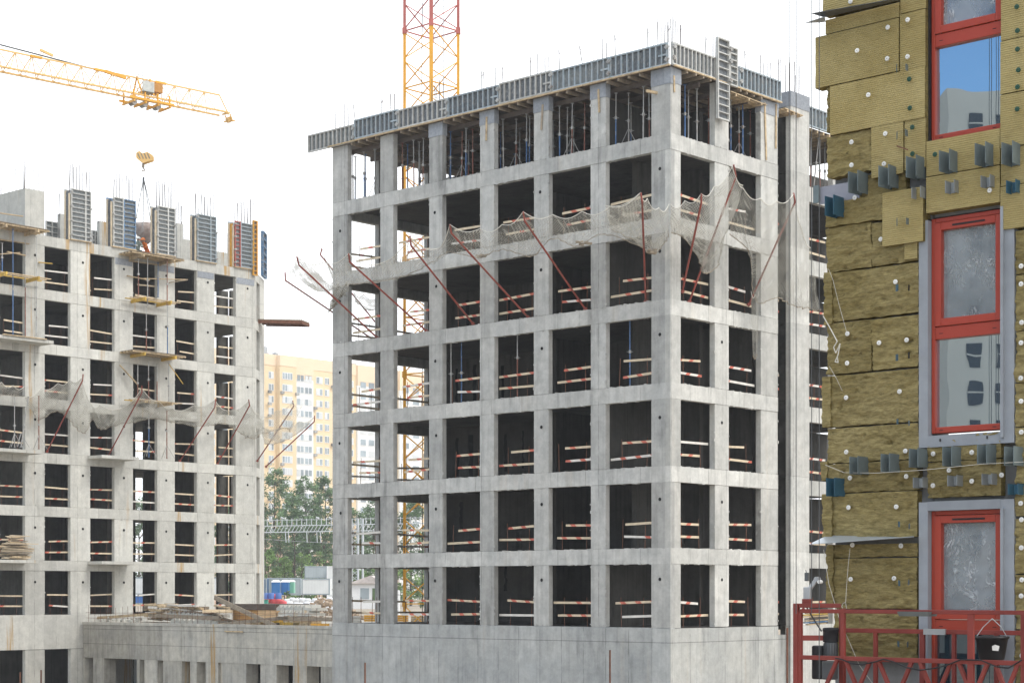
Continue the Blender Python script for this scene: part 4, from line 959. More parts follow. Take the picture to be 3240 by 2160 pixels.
# the concrete wall behind the wool, with window openings left open
M['dwall']=concrete('concrete_dark_wall',(.17,.175,.18),(.23,.235,.24),tuple(DL),1.5,1.0)
wl_,wr_=T(2933),T(3164)
zc2=WF.z(2934,690); H=3.3
zb2=WF.z(2934,1370)
wins=[(zb2+H*k,zc2+H*k) for k in (-2,-1,0,1)]
m=MB(); WF.box(m,T(2622),wl_-.004,-.5,-.145,GZ,14); WF.box(m,wr_+.004,TRr,-.5,-.145,GZ,14)
prev=GZ
for (a,b) in wins: WF.box(m,wl_-.003,wr_+.003,-.49,-.146,prev,a-.02); prev=b+.02
WF.box(m,wl_-.003,wr_+.003,-.49,-.146,prev,14)
m.build('concrete_wall',M['dwall'],ib)
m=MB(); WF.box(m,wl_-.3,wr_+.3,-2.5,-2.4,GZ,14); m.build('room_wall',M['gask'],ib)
def woolboard(t0,t1,z0,z1,n0,n1,rough,mat,edge_l=0,edge_r=0,edge_b=0,res=None,a=None):
    """one insulation board as a displaced slab"""
    res=res or (.018 if rough else .06)
    nu=max(2,int((t1-t0)/res)); nv=max(2,int((z1-z0)/res)); vs=[];a=random.random() if a is None else a
    sd_=random.uniform(0,50)
    for j in range(nv+1):
        for i in range(nu+1):
            u=t0+(t1-t0)*i/nu; z=z0+(z1-z0)*j/nv; n=n1
            if rough:
                n+= noise.noise(V(u*4+sd_,z*11,0))*.022*rough+noise.noise(V(u*14+sd_,z*38,3))*.017*rough
                pit=noise.noise(V(u*9+sd_,z*13,9)); 
                if pit>.46: n-=(pit-.46)*.16
            else: n+=noise.noise(V(u*2+sd_,z*2,0))*.004
            e=lambda am,k: am*(noise.noise(V(k*9+sd_,z*7,u*3))+.6*noise.noise(V(k*3,z*24+sd_,2)))
            if i==0: u+= e(edge_l,1)
            elif i==1: u+= e(edge_l,1)*.5
            if i==nu: u+= e(edge_r,2)
            if j==0: z+= edge_b*noise.noise(V(u*9+sd_,3,z)); 
            if i in(0,nu) or j in (0,nv): n-=.004*random.random() if rough else .002
            vs.append(WF.W(u,n,z))
    w_=nu+1; fs=[(j*w_+i,j*w_+i+1,(j+1)*w_+i+1,(j+1)*w_+i) for j in range(nv) for i in range(nu)]
    m=MB(); m.quadmesh(vs,fs,0,a,bool(rough))
    # sides down to n0
    ring=[j*w_ for j in range(nv+1)]+[nv*w_+i for i in range(1,nu+1)]+[j*w_+nu for j in range(nv-1,-1,-1)]+[i for i in range(nu-1,0,-1)]
    back=[]
    for k in ring:
        p=Vector(vs[k]); d=(p-WF.O).dot(WF.N); back.append(p+WF.N*(n0-d))
    b=len(vs); L_=len(ring)
    m2=[vs[k] for k in ring]+back
    m.quadmesh(m2,[(k,(k+1)%L_,L_+(k+1)%L_,L_+k) for k in range(L_)],1,a)
    m.build('insulation_board',[mat,M['wool_e']],ib)
zz=lambda px,y: WF.z(px,y)
g=.0025
def wb(pl,pr,yt,yb,px=None,rough=0,n1=0.0,el=0,er=0,eb=0,n0=-.14):
    px=px or pl; z1=zz(px,yt);z0=zz(px,yb)
    woolboard(T(pl)+g,T(pr)-g,z0+g,z1-g,n0,n1,rough,M['woolr'] if rough else M['wool'],el,er,eb)
RW=T  # alias
xm=2929
# upper ribbed boards
wb(2606,xm,-70,52,None,0,.02,.006,0,0); wb(2612,2846,60,106,2630,0,.004,.012); wb(2846,xm,-10,45,2846,0,-.01)
wb(2581,2846,110,274,2622,0,.016,.004); wb(2847,xm,47,229,2847,0,.004)
wb(2612,2624,268,415,2622,1.3,-.03,.03)      # torn sliver on the left edge
wb(2628,xm,275,430,2628,0,.018,.003)
wb(2614,2757,432,562,2622,1.2,-.02,.02,0,.03)
wb(2758,2860,404,566,2758,0,.014,0,0,.012); wb(2861,xm,380,540,2861,0,.0)
wb(2612,2793,640,720,2612,1.4,-.02,.03,0,.02);wb(2690,2860,560,640,2690,1.3,-.05)
wb(2795,2925,612,782,2795,0,.03,.003,0,.004)
wb(2861,2902,772,823,2861,0,.0,.004)
wb(xm+1,3164,448,560,xm,0,.0); wb(xm+1,3164,562,676,xm,0,.004); 
# right column of boards
for k,(yt,yb) in enumerate(((-150,130),(132,300),(302,470),(472,590),(592,728))):
    wb(3166,3400,yt,yb,3170,0,random.choice((0,.006,.012)),0,0)
for k,(yt,yb) in enumerate(((730,868),(870,1046),(1048,1210),(1212,1350),(1352,1530),(1532,1632),(1640,1815),(1817,1990),(1992,2200))):
    wb(3208,3400,yt,yb,3208,1.2,-.03,.02,0,.01)
# rough courses on the left
for (pl,pr,yt,yb) in ((2611,2752,722,862),(2753,2903,705,842),(2614,2902,866,1020),(2612,2752,1024,1186),(2753,2902,1010,1170),(2610,2902,1190,1352),(2612,2903,1356,1466),(2612,2900,1468,1560),(2618,2898,1562,1704),(2622,2898,1722,1764),(2634,2898,1766,1924),(2634,2898,1926,2080)):
    wb(pl,pr,yt,yb,pl,1.25,-.03,.028,.012,.014)
# corner strips wrapping the edge, left ends
for (pl,pr,yt,yb) in ((2605,2633,862,1028),(2600,2628,1192,1352),(2596,2618,1460,1520),(2600,2632,1562,1700),(2614,2636,1722,1920)):
    wb(pl,pr,yt,yb,pl,1.0,.0,.02,.01,.01)
for (pl,pr,yt,yb) in ((xm,3163,1380,1460),(xm,3163,1462,1575)): wb(pl,pr,yt,yb,pl,1.2,-.03,0,0,.01)
# membrane bands round the lower windows
m=MB()
for zb_,zt_ in wins[:3]:
    top=zt_+(.10 if zt_<zc2-.1 else -.02)
    WF.box(m,T(2904),wl_-.002,-.13,-.022,zb_-.16,top); WF.box(m,wr_+.002,T(3206),-.13,-.018,zb_-.16,top)
    WF.box(m,wl_-.002,wr_+.002,-.13,-.02,zb_-.16,zb_-.03)
    if zt_<zc2-.1: WF.box(m,wl_-.002,wr_+.002,-.13,-.015,zt_+.0,zt_+.105)
m.build('membrane_band',M['memb'],ib)
m=MB()
for zb_,zt_ in wins[:3]: WF.box(m,wr_+.012,wr_+.045,-.02,.02,zb_-.1,zt_)
m.build('membrane_fold',M['memb'],ib)
# windows: lower fixed pane, upper sash
for k,(zb_,zt_) in enumerate(wins):
    m=MB(); dpt=-.10 if k<3 else -.06; fw=.075; n0,n1=-.24,-.10
    zm=zb_+ (WF.z(2934,1055-0)-zb2 if False else 1.06)
    def fr(a,b,c,d,nn=n1,mm=m): WF.box(mm,a,b,n0,nn,c,d)
    fr(wl_,wl_+.045,zb_,zt_);fr(wr_-.02,wr_,zb_,zt_);fr(wl_+.046,wr_-.021,zb_,zb_+.07);fr(wl_+.046,wr_-.021,zt_-.05,zt_);fr(wl_+.046,wr_-.021,zm,zm+.14)
    win=m.build('window_frame',M['wred'],ib,bevel=.006)
    s0,s1,c0_,c1_=wl_+.05,wr_-.025,zm+.145,zt_-.055
    m=MB(); fr(s0,s0+.075,c0_,c1_,-.085,m);fr(s1-.075,s1,c0_,c1_,-.085,m);fr(s0+.076,s1-.076,c0_,c0_+.085,-.085,m);fr(s0+.076,s1-.076,c1_-.085,c1_,-.085,m)
    m.build('sash',M['wred'],win,bevel=.006)
    m=MB(); WF.box(m,wl_-.02,wl_-.003,-.3,-.06,zb_,zt_); WF.box(m,wl_-.003,wr_,-.3,-.19,zt_,zt_+.02); m.build('reveal_strip',M['gask'],win)
    m=MB(); WF.box(m,s0+.07,s1-.07,-.18,-.165,c0_+.08,c1_-.08); m.build('pane',M['glassd'],win)
    m=MB(); WF.box(m,wl_+.04,wr_-.018,-.17,-.155,zb_+.065,zm+.005); m.build('pane',M['glass'] if k>1 else M['glassd'],win)
    # crinkled film over the sash pane
    nu,nv=26,44;vs=[]
    for j in range(nv+1):
        for i in range(nu+1):
            u=s0+.078+(s1-s0-.156)*i/nu; z=c0_+.088+(c1_-c0_-.176)*j/nv
            n=-.150+noise.noise(V(u*9,z*5,k*7))*.012+noise.noise(V(u*26,z*12,k*7))*.005
            vs.append(WF.W(u,n,z))
    m=MB(); m.quadmesh(vs,[(j*(nu+1)+i,j*(nu+1)+i+1,(j+1)*(nu+1)+i+1,(j+1)*(nu+1)+i) for j in range(nv) for i in range(nu)],0,.5,True); m.build('protective_film',M['film'],win)
    m=MB(); WF.box(m,s0+.22,s1-.2,-.086,-.080,c1_-.055,c1_-.035); m.build('vent_slot',M['gask'],win)
    m=MB()
    for u in (wl_+.1,wr_-.14): WF.box(m,u,u+.045,-.101,-.097,zb_+.03,zb_+.037); WF.box(m,u,u+.045,-.101,-.097,zm+.06,zm+.067)
    m.build('drain_slot',M['gask'],win)
for u in (wl_+.12,wr_-.2):
    m=MB(); WF.box(m,u,u+.13,-.09,-.03,wins[2][0]-.075,wins[2][0]-.045); WF.box(m,u+.03,u+.045,-.03,-.01,wins[2][0]-.1,wins[2][0]-.07); m.build('packing_wedge',M['gask'],ib)
# anchors
def disc(px,y,green=False,n=.0):
    c=WF.at(px,y,n); m=MB(); r=.028
    m.lathe(c,[(r,-.004),(r,.004),(r*.75,.009),(r*.25,.007)],14,0,WF.N); m.lathe(c+WF.N*.0,[(r*.14,.006),(r*.12,.011)],6,1,WF.N)
    m.build('anchor_disc',[M['discg' if green else 'disc'],M['gask']],ib)
d2=lambda x,y,o=(2440,0),s=2.1778:(o[0]+x/s,o[1]+y/s)
for x,y in ((546,12),(803,190),(592,350),(799,405),(940,138),(939,392),(669,655),(786,922)): disc(*d2(x,y),n=.055)
for x,y in ((553,980),(553,1138),(777,1130),(575,1362),(1505,1312)): disc(*d2(x,y),n=.04)
for x,y in ((951,546),(955,745),(972,877),(973,1060),(1128,1064),(1692,48),(1697,212),(1697,340),(1703,483),(1697,600),(1695,752)): disc(*d2(x,y),True,n=.05)
o3=(2440,600)
for x,y in ((755,342),(856,635),(525,992),(743,1055),(933,1035),(523,1195),(884,1390),(516,1432),(1722,527),(1722,650),(1726,915),(1722,1055),(1720,1298),(1722,1457)): disc(*d2(x,y,o3),n=.0)
o6=(2440,1320);s6=1.866
for x,y in ((443,204),(792,198),(956,215),(1184,207),(465,357),(797,348),(1050,312),(955,402),(1184,376),(1360,340),(456,531),(738,527),(479,752),(766,757),(469,954),(725,949),(1477,87),(1473,507),(1478,603),(1477,769),(1480,958),(1476,1053),(1480,1405)): disc(*d2(x,y,o6,s6),n=.0)
# brackets
def bracket(px,y0,y1,wpx,mat,depth=.21,gap=.085,name='bracket',flare=.012):
    """two upright plates on a back web, standing out of the wall"""
    t=T(px,.12); z1=WF.z(px,y0,.12);z0=WF.z(px,y1,.12)
    m=MB(); th_=.006
    for k,u in enumerate((t-gap/2,t+gap/2)):
        fl=flare*(k-.5)*2
        p=[WF.W(u,-.05,z0),WF.W(u+th_,-.05,z0),WF.W(u+th_+fl,depth,z0),WF.W(u+fl,depth,z0),WF.W(u,-.05,z1),WF.W(u+th_,-.05,z1),WF.W(u+th_+fl,depth,z1),WF.W(u+fl,depth,z1)]
        m.hexa(p)
    WF.box(m,t-gap/2+th_,t+gap/2,.01,.016,z0+.01,z1-.01)
    m.build(name,M[mat],ib,bevel=0)
for x,y0,y1 in ((590,1185,1330),(800,1145,1290),(990,1080,1225),(1218,1040,1185),(1465,990,1140),(1650,985,1135)): bracket(*[d2(x,0)[0],y0/2.1778,y1/2.1778],50,'brk',flare=.02)
for x,y0,y1,mt in ((996,1285,1362,'brkg'),(1228,1240,1325,'brkg'),(1474,1205,1285,'brkg'),(1650,1238,1325,'brkb')): bracket(d2(x,0)[0],y0/2.1778,y1/2.1778,50,mt,.12,.085)
bracket(2440+430/2.1778,1355/2.1778,1490/2.1778,50,'brkb',.22,.09)
for x,y0,y1,mt in ((510,232,335,'brk'),(695,215,322,'brk'),(862,185,295,'brk'),(1060,173,288,'brk'),(1265,160,275,'brk'),(1425,172,285,'brk'),(372,358,465,'brkb')): bracket(2440+x/s6,1320+y0/s6,1320+y1/s6,50,mt)
for x,y0,y1,mt in ((863,352,415,'brkg'),(1067,340,404,'brkg'),(1270,330,396,'brkg'),(1425,390,455,'brkb')): bracket(2440+x/s6,1320+y0/s6,1320+y1/s6,50,mt,.12,.09)
def tab(px,y,w_=.09,h=.055,mat='brkb',n=.065):
    t=T(px,n);z=WF.z(px,y,n); m=MB(); m.hexa([WF.W(t-w_/2,n,z-h/2),WF.W(t+w_/2,n+.09,z-h/2-.01),WF.W(t+w_/2,n+.083,z-h/2-.01),WF.W(t-w_/2,n-.007,z-h/2),WF.W(t-w_/2,n,z+h/2),WF.W(t+w_/2,n+.09,z+h/2-.01),WF.W(t+w_/2,n+.083,z+h/2-.01),WF.W(t-w_/2,n-.007,z+h/2)])
    m.build('cladding_tab',M[mat],ib)
for x,y in ((878,475),(880,936),(880,1530)): tab(*d2(x,y),.06,.085)
for x,y in ((948,468),(945,918),(952,1525)): tab(*d2(x,y),.02,.075,'brk')
for x,y in ((880,676),(880,1155)): tab(*d2(x,y,o3),.085,.075)
for x,y in ((962,676),(962,1140)): tab(*d2(x,y,o3),.035,.07,'gask')
for x,y in ((757,24),(766,628),(767,975),(762,1333)): tab(*d2(x,y,o6,s6),.075,.06)
for x,y in ((825,32),(827,640),(823,970),(817,1336)): tab(*d2(x,y,o6,s6),.035,.06,'brk')
# steel plates and flashings sticking out at the left corner
m=MB(); a=d2(235,160);b=d2(360,120)
m.hexa([WF.at(2548,74,.2),WF.at(2610,54,.2),WF.at(2612,70,-.1),WF.at(2600,72,-.1)]+[p+V(0,0,.006) for p in (WF.at(2548,74,.2),WF.at(2610,54,.2),WF.at(2612,70,-.1),WF.at(2600,72,-.1))]); m.build('flashing',M['brkg'],ib)
m=MB(); pts=[WF.at(2568,44,.25),WF.at(2850,-6,.2),WF.at(2850,2,.04),WF.at(2608,56,.03)]; m.hexa(pts+[p+V(0,0,.006) for p in pts]); m.build('flashing',M['dsteel'],ib)
m=MB(); pts=[WF.at(2560,1722,.3),WF.at(2892,1697,.16),WF.at(2892,1700,-.04),WF.at(2618,1694,-.04)]; m.hexa(pts+[p+V(0,0,.006) for p in pts]); m.build('flashing',plain('flashing_zinc',(.45,.49,.53),.4,.5,.05),ib)
m=MB(); WF.box(m,T(2590),T(2716),-.03,-.02,WF.z(2600,645),WF.z(2600,590)); m.build('steel_channel',plain('steel_lilac_grey',(.30,.30,.34),.5,.3,.06),ib)
m=MB(); WF.box(m,T(2574),T(2592),-.02,.01,WF.z(2580,643),WF.z(2580,588)); m.build('steel_end_plate',M['brk'],ib)
m=MB(); m.bar(WF.at(2838,462,.03),WF.at(2872,474,.14),.012,.012); m.build('rusty_pin',M['rust'],ib)
# strings
def cord(pts,r,mat,label,cat='string',name='string'):
    m=MB(); m.path([Vector(p) for p in pts],r,4); m.build(name,M[mat],label=label,cat=cat)
w3=lambda x,y,n=.04: WF.at(*d2(x,y,o3),n)
cord([w3(395,545),w3(425,620),w3(470,800),w3(520,980)],.0025,'rope','thin white thread running down to an anchor on the wool')
cord([w3(358,870,.06),w3(410,960,.06),w3(455,1045,.08),w3(430,1085,.09),w3(445,1125,.08),w3(475,1060,.08),w3(460,1140,.09),w3(440,1185,.08),w3(462,1190,.08),w3(455,1150,.09)],.007,'rope','knotted white rope dangling from the left edge of the wool wall','rope','rope')
cord([w3(400,1215),w3(450,1300),w3(490,1385)],.0025,'rope','short white thread below the knotted rope')
w6=lambda x,y,n=.05: WF.at(*d2(x,y,o6,s6),n)
cord([w6(320,280,.02),w6(430,325,.12),w6(620,328,.2),w6(900,310,.2),w6(1240,275,.2),w6(1493,262,.2)],.003,'rope','white string stretched across the lower row of brackets')
cord([w6(310,780,.1),w6(340,980,.1),w6(400,1180,.1),w6(520,1460,.1),w6(600,1570,.1)],.0035,'rope','long white cord slanting down behind the red hoist railing','cord','cord')
cord([w6(466,770),w6(455,870),w6(445,1000),w6(440,1090),w6(425,1095),w6(417,1115),w6(428,1135),w6(445,1125),w6(440,1095)],.0035,'rope','white cord ending in a small loop on the lower wool')
# vertical hoist ropes
for px,y1,l in ((2497,2160,'leftmost'),(2519,1880,'second from left'),(2568,1880,'third from left'),(2592,2160,'rightmost')):
    a=P(px,y1+60,19.6); m=MB(); m.tube(a,V(a.x,a.y,14.5),.0045 if px in(2519,2592) else .004,5)
    m.build('hoist_rope',M['cable'],label='dark vertical hoist rope, %s of the four left of the wool wall'%l,cat='rope',group='hoist ropes')
# ------------------------------------------------ suspended work platform
HF=Face(WF.W(0,.75,0),-DL,-DR)
pf=thing('suspended_platform','red steel suspended work platform hanging at the lower right','work platform',HF.at(2900,2300,.0))
pr=M['plat']
X6=lambda x:2440+x/s6
Y6=lambda y:1320+y/s6
zt_=HF.z(3000,Y6(1148)); zmid=HF.z(3000,Y6(1438)); zlow=zmid-.42
back=-.62
def hb(name,x0,y0,x1,y1,n=0.0,w_=.04,h=.04):
    m=MB(); a=HF.at(X6(x0),Y6(y0),n); b=HF.at(X6(x1),Y6(y1),n); m.bar(a,b,w_,h,up=tuple(HF.N) if abs(a.z-b.z)>.15 else (0,0,1)); return m.build(name,pr,pf,bevel=.004)
hl=HF.t(X6(172)); hr=HF.t(X6(1760))
def rail(z,n,w_=.045,h=.045,t0=hl,t1=hr):
    m=MB(); m.bar(HF.W(t0,n,z),HF.W(t1,n,z),w_,h); m.build('rail',pr,pf,bevel=.004)
rail(zt_,0);rail(zmid,0,.045,.05);rail(zlow,0)
zbk=HF.z(X6(600),Y6(1258),back); rail(zbk,back,.04,.05,HF.t(X6(400),back)); rail(HF.z(X6(600),Y6(1423),back),back,.04,.04,HF.t(X6(250),back)); rail(zlow,back)
def post(px,n,z0,z1,w_=.05,name='post'):
    t=HF.t(px,n); m=MB(); HF.box(m,t-w_/2,t+w_/2,n-.02,n+.02,z0,z1); m.build(name,pr,pf,bevel=.004)
post(X6(425),0,zmid+.02,zt_-.02); post(X6(1180),0,zlow,zt_-.02,.07); post(X6(172),0,zlow-.1,zt_-.02,.05); post(X6(1490),0,zlow,zt_-.02)
for x in (617,893,1080,1330): post(X6(x),back,zlow,zbk,.045 if x!=893 else .06)
for x0,x1 in ((340,412),(460,545),(510,600),(650,735),(812,888),(905,1000),(975,1065),(1105,1170),(1375,1480)):
    pass
xs=[415,610,855,1085,1300,1480]
for k in range(len(xs)):
    for sgn in (-1,1):
        m=MB(); a=HF.W(HF.t(X6(xs[k]+sgn*25)),0,zmid-.02); b=HF.W(HF.t(X6(xs[k]+sgn*115)),0,zlow); m.bar(a,b,.04,.04,up=tuple(HF.N)); m.build('diagonal_brace',pr,pf,bevel=.003)
# end frame (stirrup)
t0=HF.t(X6(150)); t1=HF.t(X6(345)); zs=HF.z(X6(250),Y6(1110))
m=MB(); HF.box(m,t0-.03,t0+.03,-.03,.03,zlow-.3,zs+.025); m.build('stirrup_post',pr,pf,bevel=.005)
m=MB(); HF.box(m,t1-.03,t1+.03,-.3,-.24,zlow,zs-.03); m.build('stirrup_post',pr,pf,bevel=.005)
m=MB(); m.bar(HF.W(t0+.03,0,zs),HF.W(t1,-.24,zs),.05,.05); m.bar(HF.W(t0+.03,0,zs-.09),HF.W(t0+.1,0,zs-.03),.04,.02); m.build('stirrup_beam',pr,pf,bevel=.005)
m=MB(); m.bar(HF.W(hl,-.02,zmid+.22),HF.W(hl+.2,-.2,zmid+.22),.05,.06); m.build('bracket_arm',pr,pf)
m=MB(); HF.box(m,hl,hr,back,0,zlow-.03,zlow-.01); m.build('floor_plate',M['dsteel'],pf)
# hoist motor
mc=HF.W(HF.t(X6(352),-.22),-.22,0); z=lambda y:HF.z(X6(352),Y6(y),-.22)
m=MB(); m.lathe(V(mc.x,mc.y,0),[(.088,z(1325)),(.088,z(1262)),(.094,z(1258)),(.094,z(1248)),(.085,z(1240)),(.02,z(1238))],20); m.build('motor_cap',M['gask'],pf)
m=MB(); m.lathe(V(mc.x,mc.y,0),[(.07,z(1430)),(.078,z(1420)),(.078,z(1330)),(.07,z(1325))],20)
for k in range(16):
    a=k*math.pi/8; c=V(mc.x+math.cos(a)*.08,mc.y+math.sin(a)*.08,0); m.bar((c.x,c.y,z(1418)),(c.x,c.y,z(1332)),.006,.012)
m.build('motor_body',M['dsteel'],pf)
m=MB(); g0=HF.W(HF.t(X6(282),-.2),-.2,0); m.box(V(g0.x,g0.y,z(1545))-HF.D*.06-HF.N*.06,HF.D*.14,HF.N*.13,UP*(z(1345)-z(1545))); m.build('gearbox',plain('gearbox_black',(.03,.032,.035),.35,.3,.1),pf,bevel=.02)
m=MB(); g0=HF.W(HF.t(X6(340),-.18),-.18,0); m.box(V(g0.x,g0.y,z(1545))-HF.D*.06-HF.N*.06,HF.D*.15,HF.N*.12,UP*(z(1435)-z(1545))); m.build('gearbox',M['dsteel'],pf,bevel=.015)
# safety lock on the stirrup
lk=HF.W(HF.t(X6(222),-.1),-.1,0); zl=lambda y:HF.z(X6(222),Y6(y),-.1)
m=MB(); m.box(V(lk.x,lk.y,zl(1088))-HF.D*.045,HF.D*.09,HF.N*.05,UP*(zl(1000)-zl(1088)));m.build('safety_lock',M['steel'],pf,bevel=.008)
m=MB(); m.bar(V(lk.x,lk.y,zl(1020)),HF.W(HF.t(X6(268),-.1),-.1,zl(955)),.05,.03,up=tuple(HF.N)); m.lathe(HF.W(HF.t(X6(272),-.1),-.13,zl(955)),[(.03,0),(.03,.06)],12,0,HF.N); m.build('lock_arm',M['steel'],pf,bevel=.006)
m=MB(); c=HF.W(HF.t(X6(290),-.1),-.1,zl(970)); m.lathe(c-HF.N*.02,[(.022,0),(.022,.05)],12,0,HF.N); m.build('roller',M['disc'],pf)
m=MB(); m.box(V(lk.x,lk.y,zl(965))-HF.D*.04,HF.D*.045,HF.N*.03,UP*(zl(915)-zl(965))); m.tube(V(lk.x,lk.y,zl(920))-HF.D*.03,V(lk.x,lk.y,zl(900))-HF.D*.04,.006,5); m.build('limit_switch',M['dsteel'],pf,bevel=.004)
m=MB(); m.box(V(lk.x,lk.y,zl(1105))-HF.D*.055,HF.D*.11,HF.N*.06,UP*(zl(1070)-zl(1105))); m.build('lock_base',pr,pf,bevel=.006)
m=MB(); m.path([HF.at(X6(210),Y6(1120),-.1),HF.at(X6(245),Y6(1180),-.1),HF.at(X6(298),Y6(1262),-.15)],.009,6); m.build('hoist_cable',M['cable'],pf)
# black cable draped on the mid rail
pts=[(380,1420),(420,1428),(470,1450),(530,1458),(620,1440),(660,1425),(720,1440),(800,1475),(880,1490),(960,1480),(1040,1460),(1120,1428),(1240,1432),(1330,1470),(1400,1478),(1440,1455),(1480,1430)]
m=MB(); m.path([HF.at(X6(x),Y6(y),.05+.01*math.sin(i)) for i,(x,y) in enumerate(pts)],.008,6); m.build('power_cable',M['gask'],label='black power cable draped along the red platform rail',cat='cable')
# bucket hanging on the back rail, tray on the top rail
bk=HF.at(X6(1302),Y6(1430),-.35); zt2=HF.z(X6(1302),Y6(1290),-.35)
th=thing('bucket','black plastic builder\'s bucket hooked on the red platform rail','bucket',bk)
m=MB(); h=zt2-bk.z; m.lathe(bk,[(.125,0),(.135,.02),(.17,h-.03),(.185,h-.025),(.185,h),(.165,h),(.12,.03)],24); m.build('bucket_body',plain('black_plastic',(.018,.018,.02),.45,0,.1,8,((.2,.2,.19),12,.66,.5)),th)
m=MB(); m.path([bk+V(-.16,0,h),bk+V(-.09,0,h+.1),bk+V(.0,-.02,h+.19),bk+V(.1,0,h+.1),bk+V(.16,0,h)],.005,5); m.build('handle',M['steel'],th)
m=MB(); m.quadmesh([bk-V(.035,.162,-h*.42),bk+V(.03,-.160,h*.40),bk+V(.04,-.166,h*.6),bk+V(-.01,-.172,h*.66),bk+V(-.04,-.168,h*.6)],[(0,1,2,3,4)]); m.build('torn_sticker',M['disc'],th)
ty=HF.at(X6(868),Y6(1172),-.02); m=MB(); w_=.39/2
m.hexa([ty-HF.D*w_*.9-HF.N*.08,ty+HF.D*w_*.9-HF.N*.08,ty+HF.D*w_*.9+HF.N*.1,ty-HF.D*w_*.9+HF.N*.1,ty-HF.D*w_-HF.N*.1+UP*.05,ty+HF.D*w_-HF.N*.1+UP*.05,ty+HF.D*w_+HF.N*.12+UP*.05,ty-HF.D*w_+HF.N*.12+UP*.05])
m.build('mortar_tray',plain('tray_grey',(.13,.145,.15),.5,.2,.1,8),label='grey plastic mortar tray resting on the top rail of the red platform',cat='tray')
m=MB(); m.bar(HF.W(HF.t(X6(910),back),back+.03,zbk),HF.W(HF.t(X6(1038),back),back+.03,zbk),.03,.065); m.build('tape_wrap',M['steel'],pf)
# ------------------------------------------------ cranes
def mast(cx,cy,z0,z1,side,label,switch):
    th=thing('tower_crane',label,'crane',V(cx,cy,z0))
    ang=R(45)-math.atan2(cx,cy)*0+R(0)
    pts=[V(cx+math.cos(ang+k*math.pi/2-math.pi*0)*side*.7071,cy+math.sin(ang+k*math.pi/2)*side*.7071,0) for k in range(4)]
    # corner towards the camera
    pts=[V(cx-side*.72,cy,0),V(cx+.05,cy-side*.70,0),V(cx+side*.72,cy,0),V(cx-.05,cy+side*.70,0)]
    for k,p in enumerate(pts):
        w_=.15 if k!=1 else .2
        m=MB(); m.box(V(p.x-w_/2,p.y-w_/2,z0),(w_,0,0),(0,w_,0),(0,0,switch-z0)); m.build('chord',M['cr_yel'],th)
        m=MB(); m.box(V(p.x-w_/2,p.y-w_/2,switch),(w_,0,0),(0,w_,0),(0,0,z1-switch)); m.build('chord',M['cr_red'],th)
    h=1.52; n=int((z1-z0)/h); sections={}
    for i in range(n):
        za=z0+i*h; mt='cr_yel' if za<switch-.3 else 'cr_red'
        m=MB()
        for k in range(4):
            a=pts[k];b=pts[(k+1)%4]
            if i%2==0: m.bar((a.x,a.y,za+.12),(b.x,b.y,za+h-.1),.05,.05)
            else: m.bar((b.x,b.y,za+.1),(a.x,a.y,za+h-.12),.05,.05)
            if k in (0,2):
                if i%2==0: m.bar((b.x,b.y,za+.12),(a.x,a.y,za+h-.1),.045,.045)
                else: m.bar((a.x,a.y,za+.1),(b.x,b.y,za+h-.12),.045,.045)
            if i%2==0: m.bar((a.x,a.y,za),(b.x,b.y,za),.06,.06)
            if i%4==0: m.box((a.x-.12,a.y-.12,za-.16),(.24,0,0),(0,.24,0),(0,0,.32))
        m.build('brace_bay',M[mt],th)
    m=MB()
    for s_ in (-.22,.22): m.tube((cx+.42+s_,cy,z0),(cx+.42+s_,cy,z1),.02,5)
    z=z0
    while z<z1: m.tube((cx+.2,cy,z),(cx+.64,cy,z),.012,4); z+=.32
    m.build('ladder',M['steel'],th)
    for z in (z0+7,switch+3.3):
        m=MB(); m.box((cx-.95,cy-.6,z),(1.9,0,0),(0,1.1,0),(0,0,.05)); m.build('rest_platform',M['steel'],th)
    m=MB(); m.path([(cx-.5,cy,z0+k*2+random.uniform(-.1,.1)*0) if False else (cx-.48+random.uniform(-.04,.04),cy,z0+k*2) for k in range(int((z1-z0)/2))],.022,5); m.build('power_cable',M['gask'],th)
mast(P(1365,0,98).x,98,GZ,34.5,1.98,'yellow tower crane mast rising behind the left part of the central building',P(0,105,98).z)
# far jib, upper left
jd=V(1.141,1,0).normalized()
A=P(344,(218+355.8)/2,0) 
Yt=122.0; tz=(HY-290)/F*Yt; tp=V(q(458)*Yt,Yt,tz)
jn=V(jd.y,-jd.x,0)*-1
def jt(px,z):   # point on the jib axis under a pixel column
    k=q(px); s=(k*tp.y-tp.x)/(jd.x-k*jd.y); return V(tp.x+jd.x*s,tp.y+jd.y*s,z)
zlow_=jt(0,0); zl_=(HY-222)/F*jt(0,0).y
zl2=(HY-352)/F*jt(680,0).y
zb_=(zl_+zl2)/2; zu_=zb_+1.22
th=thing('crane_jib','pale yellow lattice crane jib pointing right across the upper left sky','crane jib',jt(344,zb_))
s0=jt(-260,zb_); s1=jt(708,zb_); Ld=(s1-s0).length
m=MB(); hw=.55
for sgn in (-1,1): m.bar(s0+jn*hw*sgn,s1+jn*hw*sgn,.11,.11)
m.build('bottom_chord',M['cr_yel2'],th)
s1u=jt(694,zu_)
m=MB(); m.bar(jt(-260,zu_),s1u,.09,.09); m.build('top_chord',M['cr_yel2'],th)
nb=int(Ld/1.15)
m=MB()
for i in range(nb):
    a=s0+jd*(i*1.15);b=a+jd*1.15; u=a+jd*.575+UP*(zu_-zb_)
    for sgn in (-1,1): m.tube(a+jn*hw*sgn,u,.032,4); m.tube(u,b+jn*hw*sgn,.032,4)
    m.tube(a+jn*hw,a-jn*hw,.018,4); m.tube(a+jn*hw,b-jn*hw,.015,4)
m.build('lacing',M['cr_yel2'],th)
